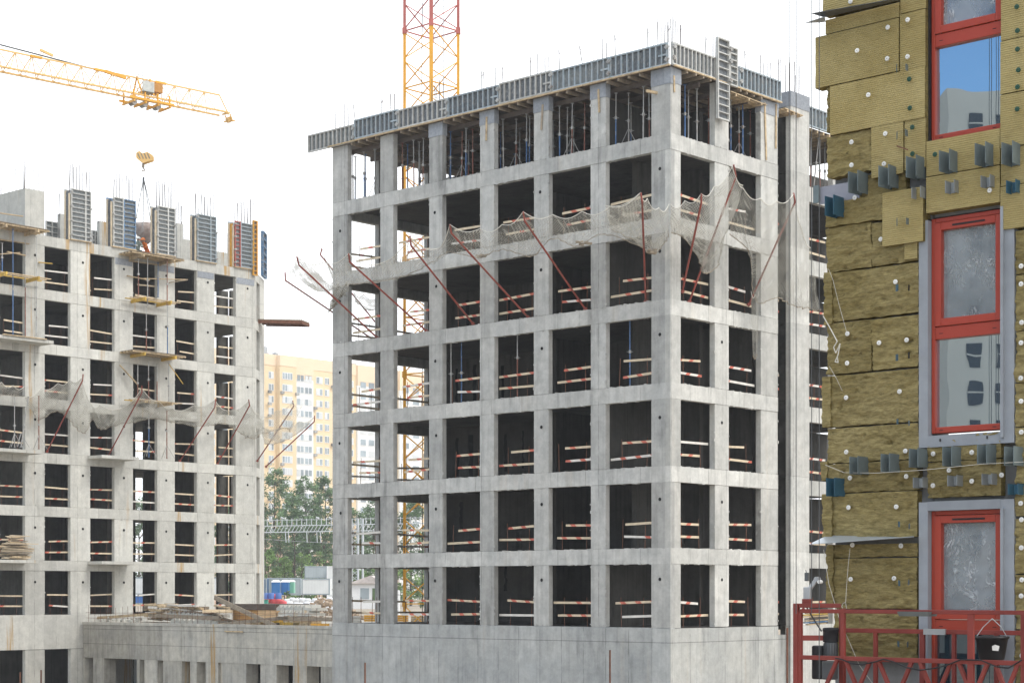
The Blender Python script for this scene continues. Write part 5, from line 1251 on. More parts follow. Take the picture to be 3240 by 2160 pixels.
m=MB(); m.bar(s1,s1+jd*.35+UP*.1,.5,.1); m.bar(s1u,s1+jd*.4,.06,.06); m.bar(s1+jd*.3+jn*.3,s1+jd*.55+jn*.3-UP*.5,.07,.07); m.bar(s1+jd*.3-jn*.3,s1+jd*.55-jn*.3-UP*.5,.07,.07); m.bar(s1+jd*.2-UP*.45+jn*.3,s1+jd*.7-UP*.4-jn*.3,.09,.09); m.bar(s1+jd*.7-UP*.4+jn*.3,s1+jd*.2-UP*.5-jn*.3,.09,.09); m.tube(s1+jd*.4-UP*.3-jn*.2,s1+jd*.4-UP*.3+jn*.2,.16,10); m.tube(s1u,s1u+UP*.35,.02,4); m.build('jib_head',M['cr_yel2'],th)
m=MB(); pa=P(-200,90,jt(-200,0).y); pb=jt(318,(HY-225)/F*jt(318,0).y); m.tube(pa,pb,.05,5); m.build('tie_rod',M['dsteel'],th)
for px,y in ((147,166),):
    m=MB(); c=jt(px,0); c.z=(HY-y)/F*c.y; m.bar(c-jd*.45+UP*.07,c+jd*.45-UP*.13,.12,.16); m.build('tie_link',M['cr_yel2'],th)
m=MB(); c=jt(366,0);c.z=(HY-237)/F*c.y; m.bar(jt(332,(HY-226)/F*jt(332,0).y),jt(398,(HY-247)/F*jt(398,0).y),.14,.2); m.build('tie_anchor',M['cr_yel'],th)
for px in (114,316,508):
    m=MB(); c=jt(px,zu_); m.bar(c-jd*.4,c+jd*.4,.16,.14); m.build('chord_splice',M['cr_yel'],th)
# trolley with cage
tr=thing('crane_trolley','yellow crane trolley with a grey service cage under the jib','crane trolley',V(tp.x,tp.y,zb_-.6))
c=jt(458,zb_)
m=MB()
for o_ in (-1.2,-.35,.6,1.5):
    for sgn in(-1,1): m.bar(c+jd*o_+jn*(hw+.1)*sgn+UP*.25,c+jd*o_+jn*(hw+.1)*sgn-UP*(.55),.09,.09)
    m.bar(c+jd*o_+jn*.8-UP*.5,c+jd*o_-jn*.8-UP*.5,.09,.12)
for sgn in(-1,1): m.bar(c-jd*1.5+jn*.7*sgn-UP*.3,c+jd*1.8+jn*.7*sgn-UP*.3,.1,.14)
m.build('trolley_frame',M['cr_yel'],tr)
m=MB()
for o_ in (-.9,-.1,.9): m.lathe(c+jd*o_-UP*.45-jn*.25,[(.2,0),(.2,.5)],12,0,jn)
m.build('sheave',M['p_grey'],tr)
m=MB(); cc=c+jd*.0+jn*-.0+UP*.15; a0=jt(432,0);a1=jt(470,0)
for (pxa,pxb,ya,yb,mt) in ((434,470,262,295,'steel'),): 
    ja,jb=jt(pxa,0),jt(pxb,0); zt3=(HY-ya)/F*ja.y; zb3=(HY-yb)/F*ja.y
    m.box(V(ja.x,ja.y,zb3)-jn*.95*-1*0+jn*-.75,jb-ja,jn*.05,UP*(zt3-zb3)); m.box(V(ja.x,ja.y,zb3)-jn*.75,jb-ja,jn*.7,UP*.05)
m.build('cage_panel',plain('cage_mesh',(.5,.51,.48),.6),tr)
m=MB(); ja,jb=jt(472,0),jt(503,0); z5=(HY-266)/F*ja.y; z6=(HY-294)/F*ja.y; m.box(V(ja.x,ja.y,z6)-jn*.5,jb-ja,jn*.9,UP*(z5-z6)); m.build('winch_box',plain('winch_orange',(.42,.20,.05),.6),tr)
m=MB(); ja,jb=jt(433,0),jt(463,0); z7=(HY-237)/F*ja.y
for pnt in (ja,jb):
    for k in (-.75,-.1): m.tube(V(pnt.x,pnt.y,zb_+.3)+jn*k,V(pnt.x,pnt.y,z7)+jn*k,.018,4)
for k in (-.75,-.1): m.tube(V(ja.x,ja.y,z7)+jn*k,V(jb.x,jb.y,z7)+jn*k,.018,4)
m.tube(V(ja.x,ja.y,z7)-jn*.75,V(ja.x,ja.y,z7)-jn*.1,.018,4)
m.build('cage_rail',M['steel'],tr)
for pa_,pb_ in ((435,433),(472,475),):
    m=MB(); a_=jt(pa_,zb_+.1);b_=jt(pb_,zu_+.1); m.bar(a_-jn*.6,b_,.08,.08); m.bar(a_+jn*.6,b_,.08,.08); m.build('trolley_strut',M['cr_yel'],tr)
# hook block: yellow/brown striped cheek plates
hb_=thing('hook_block','yellow and brown striped hook block hanging from the crane ropes','hook block',V(q(458)*Yt,Yt,(HY-518)/F*Yt))
hp=lambda x,y: V(q(x/2.1778)*Yt,Yt,(HY-y/2.1778)/F*Yt)
for yo in (-.22,.2):
    outl=[(942,1060),(965,1045),(985,1062),(1020,1052),(1056,1075),(1056,1108),(990,1130),(942,1092)]
    m=MB(); vs=[hp(x,y)+V(0,yo,0) for x,y in outl]; m.prism(vs,V(0,.05,0)); m.build('cheek_plate',M['cr_yel2'],hb_)
    m=MB()
    for k in range(5):
        x=950+k*22; pts=[hp(x,1056+6),hp(x+9,1056+6),hp(x+9+16,1056+44),hp(x+16,1056+44)] if x<1030 else None
        if pts: m.prism([p+V(0,yo-.012,0) for p in pts],V(0,.008,0))
    m.build('warning_stripe',M['woodd'],hb_)
m=MB()
for x in (958,990,1022): m.lathe(hp(x,1078)-V(0,.15,0),[(.14,0),(.14,.3)],12,0,(0,1,0))
m.build('sheave',M['p_grey'],hb_)
m=MB(); m.tube(hp(987,1128),hp(987,1155),.09,8); pts=[hp(987,1155),hp(987,1162)]+[hp(987+9*math.sin(a),1171-9*math.cos(a)) for a in [.3*i for i in range(0,17)]]; m.path(pts,.04,6); m.build('hook',M['woodd'],hb_)
m=MB(); 
for (xa,ya,xb,yb) in ((893,700,944,1060),(977,735,974,1050),(1010,735,988,1055),(1095,768,1055,1070)): m.tube(hp(xa,ya),hp(xb,yb),.016,4)
m.build('hoist_line',M['steel'],hb_)
# ------------------------------------------------ podium between the buildings
PD=Face(V(q(263)*114.4,114.4,0),-DL,-DR)
PZ=PD.z(263,1966)
pdm=thing('podium','low stained concrete podium wall between the left and central buildings','podium',PD.W(8,-3,GZ))
tE=PD.t(1100)
m=MB(); zb=PD.z(263,2078)
for a,b in ((0,PD.t(514)),(PD.t(514)+.006,PD.t(712)),(PD.t(712)+.006,tE)): PD.box(m,a,b,-.35,random.uniform(-.01,.005),zb,PZ-.16,0,{0:-.5}.get(a,.9))
PD.box(m,-.05,tE,-.38,.04,PZ-.16,PZ); m.build('parapet_wall',M['con_pod'],pdm)
m=MB(); PD.box(m,-.3,tE+6,-30,-.39,PZ-.4,PZ-.03); m.build('deck',M['con_pod'],pdm)
op=[(266,294),(328,432),(441,456),(497,515),(574,601),(622,650),(689,697),(778,823),(874,926),(970,1014)]
m=MB(); prev=0
for a,b in op:
    m=MB(); PD.box(m,prev,PD.t(a),-.9,-.02,GZ,zb-.002); prev=PD.t(b); m.build('pier',M['con_pod'],pdm)
m=MB(); PD.box(m,prev,tE,-.9,-.02,GZ,zb-.002); m.build('pier',M['con_pod'],pdm)
m=MB(); [PD.box(m,PD.t(a_,-8),PD.t(b_,-8),-8.2,-8,GZ,PZ-.41) for a_,b_ in ((250,432),(456,700),(722,832),(846,925),(938,1012),(1040,1160))]; m.build('back_wall',M['con_in'],pdm)
# clutter on the podium
o7=(240,1820);s7=4.3556;o8=(640,1740);s8=4.9
c7=lambda x,y:(o7[0]+x/s7,o7[1]+y/s7); c8=lambda x,y:(o8[0]+x/s8,o8[1]+y/s8)
GT='timbers lying on the podium'
def pk(a,b,n,label,mat,w_=.18,h=.06,n2=None):
    m=MB(); m.bar(PD.at(a[0],a[1],n),PD.at(b[0],b[1],n if n2 is None else n2),w_,h); m.build('timber_plank',M[mat],label=label,cat='plank',group=GT)
pk(c7(960,435),c7(1810,455),-3,'dark long plank topping the timber pile on the podium','woodd',.3,.25)
pk(c7(180,590),c7(1100,525),-1.2,'long plank edge running up from the left end of the podium','wood',.05,.16)
pk(c7(1000,545),c7(2000,585),-1.2,'long weathered plank lying before the stair flights','woodd',.05,.2)
pk(c8(190,730),c8(1150,1180),-.8,'long grey plank leaning diagonally across the podium clutter','woodd',.06,.26,-.6)
pk(c8(240,1155),c8(1330,1040),-.9,'grey plank sloping up to the right in front of the crate','woodd',.05,.2)
pk(c8(1150,1050),c8(2010,1070),-.9,'grey plank lying level at the right of the podium','woodd',.05,.22)
pk(c7(1910,410),c7(2240,470),-3.5,'short pale plank right of the timber pile','wood',.1,.1)
th=thing('timber_pile','loose pile of boards and sheets on the podium before the left building','timber pile',PD.at(*c7(1150,600),-3),None)
for k in range(90):
    x=random.uniform(950,1560); y=random.uniform(385,600); a=random.uniform(-.12,.2)
    ln=random.uniform(80,330); n=random.uniform(-4,-2)
    p=PD.at(*c7(x,y),n);p2=PD.at(*c7(x+ln,y+ln*a*.6),n)
    m=MB(); m.bar(p,p2,random.uniform(.1,.5),random.uniform(.05,.13)); m.build('board',M[random.choice(('wood','wood','b_wood','woodd','b_white'))],th)
th=thing('rubble_heap','pale rubble heap behind the left end of the podium edge','rubble',PD.at(*c7(300,620),-1.5))
for k in range(90):
    m=MB(); p=PD.at(*c7(random.uniform(130,900),random.uniform(590,655)),random.uniform(-3,-1)); s_=random.uniform(.05,.16)
    m.box(p,V(random.uniform(-1,1),random.uniform(-1,1),random.uniform(-.5,.5)).normalized()*s_*1.6,V(random.uniform(-1,1),random.uniform(-1,1),0).normalized()*s_,(0,0,s_))
    m.build('stone',M['con_left'],th)
# precast stair flights lying on their side
def stair(a,b,n,label,steps=9,up=True,h=.34):
    A_=PD.at(a[0],a[1],n);B_=PD.at(b[0],b[1],n); d=B_-A_; L_=d.length; d.normalize()
    prof=[(0,0),(L_+.5,0),(L_+.5,.16)]
    st=L_/steps
    for k in range(steps,0,-1): prof+= [(k*st,.16),(k*st-st*.15,h),] if True else []
    prof+=[(0,.16)]
    s_=1 if up else -1
    m=MB(); m.prism([A_+d*x+UP*(y*s_) for x,y in prof],DR*1.2)
    m.build('stair_flight',M['con_left'],label=label,cat='stair flight',group='precast stair flights on the podium')
stair(c7(1250,560),c7(1830,575),-2.2,'saw-toothed precast stair flight, upper one left of the crate')
stair(c7(1300,655),c7(1880,665),-1.6,'saw-toothed precast stair flight, lower one left of the crate')
stair(c8(1150,935),c8(1600,935),-2.4,'saw-toothed precast stair flight, upper one right of the crate',7)
stair(c8(1170,1020),c8(1580,1020),-2.0,'saw-toothed precast stair flight, lower one right of the crate',7)
# big timber crate / form box
a=PD.at(*c8(475,920),-2.6); b=PD.at(*c8(1145,870),-2.6); zb2_=PD.at(*c8(700,1160),-2.6).z
th=thing('timber_form_box','large orange-brown plywood form box with dark top on the podium','form box',V(a.x,a.y,zb2_))
tA,tB=PD.t(c8(475,0)[0],-2.6),PD.t(c8(1150,0)[0],-2.6); zt4=PD.at(*c8(700,925),-2.6).z
m=MB(); PD.box(m,tA,tA+(tB-tA)*.6,-5,-2.6,zb2_,zt4); m.build('side_board',plain('form_orange',(.55,.31,.12),.7,0,.12,3),th)
m=MB(); PD.box(m,tA+(tB-tA)*.6+.003,tB,-5,-2.55,zb2_+.25,zt4+.01); m.build('side_board',plain('form_pale',(.70,.48,.27),.7,0,.08,3),th)
m=MB(); PD.box(m,tA-.1,tB+.02,-5.1,-2.5,zt4+.012,zt4+.36); m.build('dark_lid',M['ply'],th)
m=MB()
for z_ in (.33,.66): PD.box(m,tA,tB,-2.6,-2.54,zb2_+(zt4-zb2_)*z_,zb2_+(zt4-zb2_)*z_+.02)
m.build('seam_batten',M['woodd'],th)
m=MB(); pts=[PD.at(*c8(0,925),-3),PD.at(*c8(475,925),-3),PD.at(*c8(475,970),-1.5),PD.at(*c8(0,970),-1.5)]; m.prism(pts,(0,0,.04)); m.build('plywood_sheet',M['wood'],label='pale plywood sheet lying left of the large form box',cat='plywood')
# curled sheet
vs=[]
for i in range(9):
    u=i/8; p=PD.at(*c8(215+340*u,965+130*u**.6),-1.1); 
    vs+= [p, p+DR*.6-UP*(.25+.35*u)+V(0,0,.0)]
m=MB(); m.quadmesh(vs,[(2*i,2*i+2,2*i+3,2*i+1) for i in range(8)],0,.5,True); o=m.build('bent_sheet',M['woodd'],label='curled dark sheet lying against the form box',cat='sheet'); o.modifiers.new('thick','SOLIDIFY').thickness=.03
# pipes / columns, yellow beams, earth
m=MB(); p=PD.at(*c8(1200,1090),-1.8);p2=PD.at(*c8(1340,1090),-1.8); m.tube(p,p2,.3,14); p3=PD.at(*c8(1650,1085),-1.8); m.box(p2-UP*.25,p3-p2,DR*.5,UP*.3); m.build('concrete_pile',M['con_left'],label='pale precast concrete pile lying right of the form box',cat='concrete pile')
for k in range(6):
    m=MB(); m.bar(PD.at(*c8(1690,1150+k*7),-.9-k*.2),PD.at(*c8(1960,1152+k*7),-.9-k*.2),.1,.12); m.build('timber_beam',M['cr_yel'] if k<2 else M['beam_y'],label='yellow timber beam in the pile touching the central building corner',cat='beam',group='yellow beams on the podium')
for k,(x0,x1,y) in enumerate(((1410,1680,1150),(1200,1500,1175),(740,900,1160),(920,1190,1110))):
    m=MB(); m.box(PD.at(*c8(x0,y+12),-1.2),PD.at(*c8(x1,y+12),-1.2)-PD.at(*c8(x0,y+12),-1.2),DR*.8,UP*.25); m.build('form_board_stack',M['beam_y'] if k%2 else M['wood'],label='low stack of form boards, %s from the right on the podium edge'%ORD[k],cat='board stack')
m=MB()
cpt=PD.at(*c8(1900,960),-5)
for k in range(300):
    r_=random.random()**.5; a=random.uniform(0,6.28); p=cpt+V(math.cos(a)*r_*2.2,math.sin(a)*r_*1.6,-.4+(1-r_)*1.2); s_=random.uniform(.07,.2)
    m.box(p,V(random.uniform(-1,1),random.uniform(-1,1),random.uniform(-.6,.6)).normalized()*s_,V(random.uniform(-1,1),random.uniform(-1,1),0).normalized()*s_,(0,0,s_*.8))
m.build('earth_heap',plain('earth',(.46,.36,.27),.95,0,.2,2),label='brown heap of earth and stones at the right end of the podium',cat='earth heap',kind='stuff')
# low rebar fence along the edge
th=thing('rebar_fence','rusty rebar fence along the edge of the podium','fence',PD.W(8,-.25,PZ))
k=.3
while k<tE-.2:
    m=MB(); m.tube(PD.W(k,-.2,PZ-.02),PD.W(k+random.uniform(-.06,.06),-.2,PZ+random.uniform(.7,1.15)),.013,4); m.build('fence_bar',M['rust'],th); k+=random.uniform(.45,.75)
for h in (.28,.62):
    m=MB(); m.path([PD.W(x,-.2,PZ+h+random.uniform(-.05,.05)) for x in [i*tE/14 for i in range(15)]],.011,4); m.build('fence_wire',M['rust'],th)
m=MB(); m.bar(PD.at(*c7(2050,765),.06),PD.at(*c7(2300,772),.06),.05,.07); m.build('timber_batten',M['wood'],label='thin batten nailed on the podium wall below the form box',cat='batten')
# things in the openings below
m=MB(); a=P(424,2180,118); m.box(V(a.x,a.y,GZ),(.3,0,0),(0,.3,0),(0,0,zb-GZ+.2)); m.build('white_post',M['white'],label='white post seen through the podium opening left of centre',cat='post')
m=MB(); a=P(475,2160,113.2)
m.box(V(a.x-.55,a.y,a.z-.05),(1.1,0,.1),(0,.12,0),(0,0,.08))
for i in range(3):
    for j in range(3): m.box(V(a.x-.5+i*.33,a.y-.02,a.z+.05+j*.33),(.24,0,0),(0,.1,0),(0,0,.24),1)
for i in range(4): m.box(V(a.x-.55+i*.33,a.y,a.z),(.07,0,0),(0,.12,0),(0,0,1.05))
m.build('window_block',[M['steel'],M['frm_blue']],label='grey lattice frame with blue panes leaning below the podium',cat='frame')
# ------------------------------------------------ ground
M['earth']=plain('site_ground',(.30,.25,.19),.95,0,.25,.35,((.40,.38,.34),.8,.5,.7))
m=MB(); nx,ny=60,70;vs=[]
for j in range(ny+1):
    y=-60+ (j/ny)**2.2*760
    for i in range(nx+1):
        x=(-1+2*i/nx); x=math.copysign(abs(x)**1.8,x)*480
        t_=min(1,max(0,(y-128-max(0,(x-2))*.3)/10)); z=GZ+(4.4)*t_*t_*(3-2*t_)+noise.noise(V(x*.05,y*.05,0))*.25
        vs.append(V(x,y,z))
m.quadmesh(vs,[(j*(nx+1)+i,j*(nx+1)+i+1,(j+1)*(nx+1)+i+1,(j+1)*(nx+1)+i) for j in range(ny) for i in range(nx)],0,.5,True)
m.build('ground',M['earth'],kind='structure')
# rebar pickets in front, below
for k,(px,y) in enumerate(((1155,2095),(1930,2055),(2491,1985),(64,2125),(130,2118))):
    m=MB(); Y=68 if px>1000 else 100
    if px==2491: Y=60
    a=P(px,y,Y); m.tube(V(a.x,a.y,GZ),a,.035 if Y<90 else .05,6); m.build('steel_picket',M['rust'],label=['rusty steel picket standing before the left end of the cast base wall','rusty steel picket standing before the middle of the cast base wall','rusty steel picket left of the red work platform','pale picket at bottom left below the left building','dark rusty picket at bottom left below the left building'][k],cat='picket')
# ------------------------------------------------ far apartment block
AF=Face(V(q(834)*430,430,0),DR,-DL)
M['ap_y']=plain('render_yellow_hazed',(.76,.60,.39),.9,0,.05,.1); M['ap_p']=plain('render_cream_hazed',(.80,.64,.46),.9,0,.04,.1); M['ap_w']=plain('render_white',(.78,.78,.76),.9,0,.04,.1); M['ap_o']=plain('render_terracotta_hazed',(.60,.44,.33),.9,0,.05,.1)  # wall colours paled to carry the distance haze
M['ap_g']=plain('far_window_glass',(.30,.35,.38),.3,0,.3,.2)
ap=thing('apartment_block','tall pale yellow apartment block with white balcony column behind the trees','building',AF.W(20,-8,-2))
ztop=AF.z(834,1115); z17=AF.z(834,1152)
segs=[(640,835,'ap_y',0),(835,876,'ap_y',-.3),(876,929,'ap_y',1.0),(929,989,'ap_w',.3),(989,1052,'ap_y',0),(1052,1127,'ap_y',0),(1127,1187,'ap_w',.5),(1187,1260,'ap_y',.0),(1260,1330,'ap_w',.5),(1330,1480,'ap_y',0)]
m=MB(); m2=MB()
for a,b,mt,n in segs:
    ta,tb=AF.t(a),AF.t(b); mi={'ap_y':0,'ap_w':1}[mt]
    AF.box(m,ta,tb,-14,n,13,z17-(2.5 if mt=='ap_w' else 0),mi); 
    AF.box(m,ta,tb,-14,n+.002,-4,13,2 if mt=='ap_y' else 1)
    AF.box(m2,ta,tb,-14.02,n+.1,z17-(2.5 if mt=='ap_w' else 0),ztop-random.uniform(0,.5))
m.build('wall',[M['ap_y'],M['ap_w'],M['ap_o']],ap); m2.build('parapet',M['ap_p'],ap)
for px,w_,h in ((868,1.6,.7),(905,.8,1.0),(960,1.4,.5),(1010,1.0,.6),(1150,1.2,.8)):
    m=MB(); t=AF.t(px); AF.box(m,t,t+w_,-5,-3.8,ztop-1,ztop+h); m.build('roof_vent',M['steel'],ap)
m=MB(); m.lathe(AF.W(AF.t(862),-3,ztop-.5),[(.8,0),(.8,2.0),(.6,2.5)],12); m.build('water_tank',M['steel'],ap)
m=MB(); m.tube(AF.W(AF.t(880),-2,ztop-1),AF.W(AF.t(880),-2,ztop+3),.08,4); m.build('antenna',M['steel'],ap)
wins_px=[(852,868,1),(884,916,2),(936,958,1),(961,984,1),(1000,1020,1),(1027,1041,1)]
segn={0:-.3,1:1.0,2:.3,3:.3,4:0,5:0}
fr_=M['white']; sh=2.8
z0w=AF.z(850,1184)
for k in range(14):
    for wi,(a,b,nn) in enumerate(wins_px):
        z=z0w-k*sh; z-= {0:0,1:0,2:.0,3:.0,4:.0,5:0}[wi]
        n=segn[wi]; ta,tb=AF.t(a),AF.t(b)
        m=MB(); AF.box(m,ta,tb,n+.001,n+.1,z-.9,z+.75); w_=(tb-ta)/(nn*2)
        for j in range(nn*2): AF.box(m,ta+j*w_+.12,ta+(j+1)*w_-.1,n+.1,n+.13,z-.75,z+.62,1 if random.random()<.6 else 2)
        m.build('window',[fr_,M['ap_g'],plain('curtained_glass',(.62,.64,.64),.4) if 'cg' not in M else M['cg']],ap)
        if 'cg' not in M: M['cg']=bpy.data.materials['curtained_glass']
m=MB()
for a,b in ((1064,1080),(1096,1118),(1134,1154),(1160,1180),(1200,1220),(1240,1254),(1268,1290),(1300,1322),(1345,1370),(1390,1420),(1440,1460),(655,680),(700,720),(750,775),(790,815)):
    for k in range(17):
        z=z0w-k*sh; ta,tb=AF.t(a),AF.t(b); n=.5 if 1127<a<1187 or 1260<a<1330 else 0
        AF.box(m,ta,tb,n+.001,n+.1,z-.9,z+.75); AF.box(m,ta+.2,tb-.2,n+.1,n+.13,z-.75,z+.62,random.choice((1,2)))
o=m.build('window',[fr_,M['ap_g'],M['cg']],ap); o['kind']='stuff'
for k in range(22):
    px=random.choice((845,878,925,1003,1046,990,1024)); z=z0w-random.randint(0,12)*sh-1.3
    m=MB(); t=AF.t(px); AF.box(m,t,t+.9,1.02 if 876<px<929 else .2,1.5 if 876<px<929 else .7,z-.3,z+.35); m.build('air_conditioner',[M['p_grey']],ap)
# ------------------------------------------------ trees
def leafmat(name,a,b):
    m,t=newmat(name)
    c=mixc(t,rng(t,noise_n(t,.22,3),.35,.65,0,1),a,b); c=mixc(t,1.0,c,gray(t,rng(t,var(t),0,1,.65,1.35)),'MULTIPLY')
    b_=pbsdf(t,c,.7,0,None); 
    tl=t.nodes.new('ShaderNodeBsdfTranslucent');t.links.new(c,tl.inputs[0]);x=t.nodes.new('ShaderNodeMixShader');x.inputs[0].default_value=.3
    t.links.new(b_.outputs[0],x.inputs[1]);t.links.new(tl.outputs[0],x.inputs[2]);out(t,x.outputs[0]);return m
M['leaf']=leafmat('leaves_green',(.12,.20,.09),(.19,.29,.14)); M['leafl']=leafmat('leaves_light',(.17,.29,.08),(.25,.37,.13)); M['bark']=plain('bark',(.10,.08,.06),.95)
def tree(px,ytop,Y,wpx,label,mat='leaf',z0=-2.2,leaf=.5,group='trees in front of the apartment block',nb=110,low=.12,per=54):
    base=P(px,0,Y); base.z=z0; top=(HY-ytop)/F*Y; Hh=top-z0; Rr=wpx/F*Y/2
    th=thing('broadleaf_tree',label,'tree',base,group)
    m=MB(); m.tube(base,base+UP*Hh*.45,.28*Hh/20,7,r2=.17*Hh/20); m.tube(base+UP*Hh*.45,base+UP*Hh*.9,.17*Hh/20,6,r2=.04)
    for k in range(12):
        a=random.uniform(0,6.28); z=random.uniform(.25,.75)*Hh; m.tube(base+UP*z,base+UP*(z+Hh*.14)+V(math.cos(a),math.sin(a),0)*Rr*.75,.08*Hh/20,4,r2=.02)
    m.build('trunk',M['bark'],th)
    m=MB(); s_=random.random()*50
    for c in range(nb):
        h=low+(1-low)*random.random()**.85; prof=(1-abs((h-.45)/.56)**2.0)**.5 if abs((h-.45)/.56)<1 else .12
        a=random.uniform(0,6.28); rr_=Rr*prof*random.uniform(.45,1.05)*(1+.35*noise.noise(V(a,h*4,s_)))
        cc=base+V(math.cos(a)*rr_,math.sin(a)*rr_*.7,h*Hh*.97); cr_=Rr*random.uniform(.16,.34)
        col_=random.random()
        for l in range(per):
            d=V(random.gauss(0,1),random.gauss(0,1),random.gauss(0,.7)); d=d.normalized()*cr_*random.random()**.4
            p=cc+d; u=V(random.uniform(-1,1),random.uniform(-1,1),random.uniform(-.6,.6)).normalized()*leaf; v=u.cross(V(random.uniform(-1,1),random.uniform(-1,1),1)).normalized()*leaf*.6
            m.quadmesh([p-u*.5,p+v*.5,p+u*.5,p-v*.5],[(0,1,2,3)],0,col_*.6+random.random()*.4)
    m.build('crown',M[mat],th)
for a in [(868,1475,352,135,'tall green tree just right of the left building corner'),(925,1560,330,120,'mid-height tree in front of the gap between two tall trees'),(968,1500,345,120,'tall loose tree in front of the white balcony column'),(1030,1500,350,110,'tall tree against the yellow block by the central building edge'),(800,1560,352,120,'tree seen through the right bays of the left building'),(1120,1600,345,130,'tree seen through the left bay of the central building'),(1190,1570,335,120,'dark tree seen through the leftmost bay, right part'),(1300,1580,340,140,'tree seen behind the crane mast through the second bay'),(1390,1600,330,120,'tree partly hidden behind the crane mast'),(440,1560,345,130,'tree glimpsed through the middle of the left building'),(720,1600,340,120,'tree glimpsed through the right bays, farther left')]:
    tree(a[0],a[1],a[2],a[3],a[4])
for k,(px,yt,w_) in enumerate(((850,1735,70),(900,1760,80),(955,1745,90),(1010,1740,80),(1060,1750,60),(830,1770,50),(1130,1790,80),(1185,1800,70),(1285,1790,90),(1350,1800,80))):
    tree(px,yt,290,w_,'light green bushy tree, %s from the left in the low hedge line'%ORD[k],'leafl',-2.5,.4,'low light green trees behind the containers',34,.05,40)
for k in range(6):
    tree(840+k*46,1640+random.randint(-15,15),318,80,'dense green undergrowth tree, %s from the left behind the gantry'%ORD[k],'leaf',-2.2,.42,'undergrowth behind the gantry',50,.05,44)
tree(908,1858,176,26,'small shrub in front of the blue portable toilets','leafl',-2.0,.22,None,16,.1,30)
# ------------------------------------------------ railway gantry
gy=250.0
gt=thing('railway_gantry','grey lattice railway gantry beam running across in front of the trees','gantry',P(1100,0,gy)+V(0,0,-2))
gp=lambda px,y,dy=0:P(px,y,gy+dy)
M['gal']=plain('galvanised_pale',(.52,.55,.57),.5,.2,.08,1)
m=MB()
for y in (1660,1680):
    for dy in (0,1.4): m.bar(gp(700,y+6,dy),gp(1380,y-6,dy),.12,.12)
m.build('truss_chord',M['gal'],gt)
m=MB(); n=58
for i in range(n):
    xa=700+i*680/n; xb=xa+680/n; ya=1666-12*i/n; 
    m.bar(gp(xa,ya+20),gp(xb,ya),.07,.07); m.bar(gp(xa,ya+20,1.4),gp(xb,ya,0),.06,.06)
m.build('truss_lacing',M['gal'],gt)
m=MB(); 
for i in range(44):
    x=705+i*15.6; y=1666-12*i/44; m.bar(gp(x,y),gp(x,y-22),.08,.08)
m.bar(gp(700,1648),gp(1380,1636),.06,.06)
m.build('upstand',M['gal'],gt)
m=MB()
for x in (903,912,970,1002,1013,1080,1300,1310):
    m.bar(gp(x,1680),gp(x+2,1715),.09,.09)
for x in (888,1000,1040,1090): m.tube(gp(x,1636),gp(x+10,1640),.12,6)
m.build('insulator',M['gal'],gt)
for x0 in (1112,1133,1148):
    m=MB(); m.bar(gp(x0,1640),V(gp(x0,0).x,gy,-2),.22,.22); m.build('gantry_post',M['gal'],gt)
m=MB()
for k in range(12): m.bar(gp(1112,1650+k*17),gp(1133,1650+(k+1)*17),.07,.07); m.bar(gp(1133,1650+k*17),gp(1112,1650+(k+1)*17),.07,.07)
m.build('post_lacing',M['gal'],gt)
def wire(a,b,sag,Y,label,r=.03,mat='cable'):
    A_=P(a[0],a[1],Y);B_=P(b[0],b[1],Y); m=MB(); m.path([A_.lerp(B_,i/12)-UP*sag*4*(i/12)*(1-i/12) for i in range(13)],r,4); m.build('overhead_wire',M[mat],label=label,cat='wire',group='overhead wires')
wire((780,1700),(1380,1722),.3,251,'pale overhead wire just below the gantry',.04,'steel')
wire((780,1835),(1400,1820),1.2,200,'dark overhead wire sagging across the white containers, upper')
wire((780,1842),(1400,1855),.6,200,'dark overhead wire sagging across the white containers, lower')
wire((1080,1850),(1420,1890),.3,190,'overhead wire seen through the lowest left bay')
# ------------------------------------------------ containers, toilets, bags
def container(px0,px1,yt,yb,Y,mat,label,depth=2.5,frame='frm_bg'):
    a=P(px0,yb,Y);b=P(px1,yb,Y);h=(yb-yt)/F*Y
    th=thing('site_container',label,'container',V((a.x+b.x)/2,Y,a.z),'site containers beyond the podium')
    d=b-a; m=MB(); m.box(a+V(.05,.05,.05),d-V(.1,0,0),(0,depth,0),(0,0,h-.1)); 
    k=0
    while k<d.x-.3: m.box(a+V(.1+k,.02,.15),(.12,0,0),(0,.04,0),(0,0,h-.3)); k+=.3
    m.build('shell',mat,th)
    m=MB()
    for z in (0,h-.12): m.box(a+V(0,0,z),d,(0,.12,0),(0,0,.12))
    for x in (0,d.x-.12): m.box(a+V(x,-.002,.12),(.12,0,0),(0,.12,0),(0,0,h-.24))
    m.build('frame',M[frame],th)
M['cw']=plain('container_white',(.70,.72,.72),.6,0,.05,1);M['cg_']=plain('container_grey',(.40,.45,.47),.6,0,.06,1);M['cb']=plain('container_navy',(.06,.12,.22),.6,0,.1,1)
container(845,952,1827,1882,190,M['cg_'],'grey site container behind the blue toilets')
container(828,844,1828,1880,188,M['cb'],'narrow navy container end with small white windows')
container(954,1044,1829,1881,186,M['cw'],'long white site container right of the blue toilets')
container(964,1036,1790,1828,215,M['cg_'],'pale grey-green hoarding block above the white container')
container(1034,1062,1790,1895,212,M['cw'],'tall white hut end beside the central building edge',4,'white')
container(1220,1262,1865,1950,190,M['cw'],'small white hut seen in the second ground bay',3,'white')
container(660,700,1825,1885,189,M['cw'],'white container glimpsed through the left building, right bay')
container(425,475,1825,1880,187,M['cw'],'white and blue container glimpsed through the middle of left building')
container(425,470,1882,1910,182,plain('container_blue',(.06,.16,.42),.6,0,.05,1),'blue low container below the white one seen through left building')
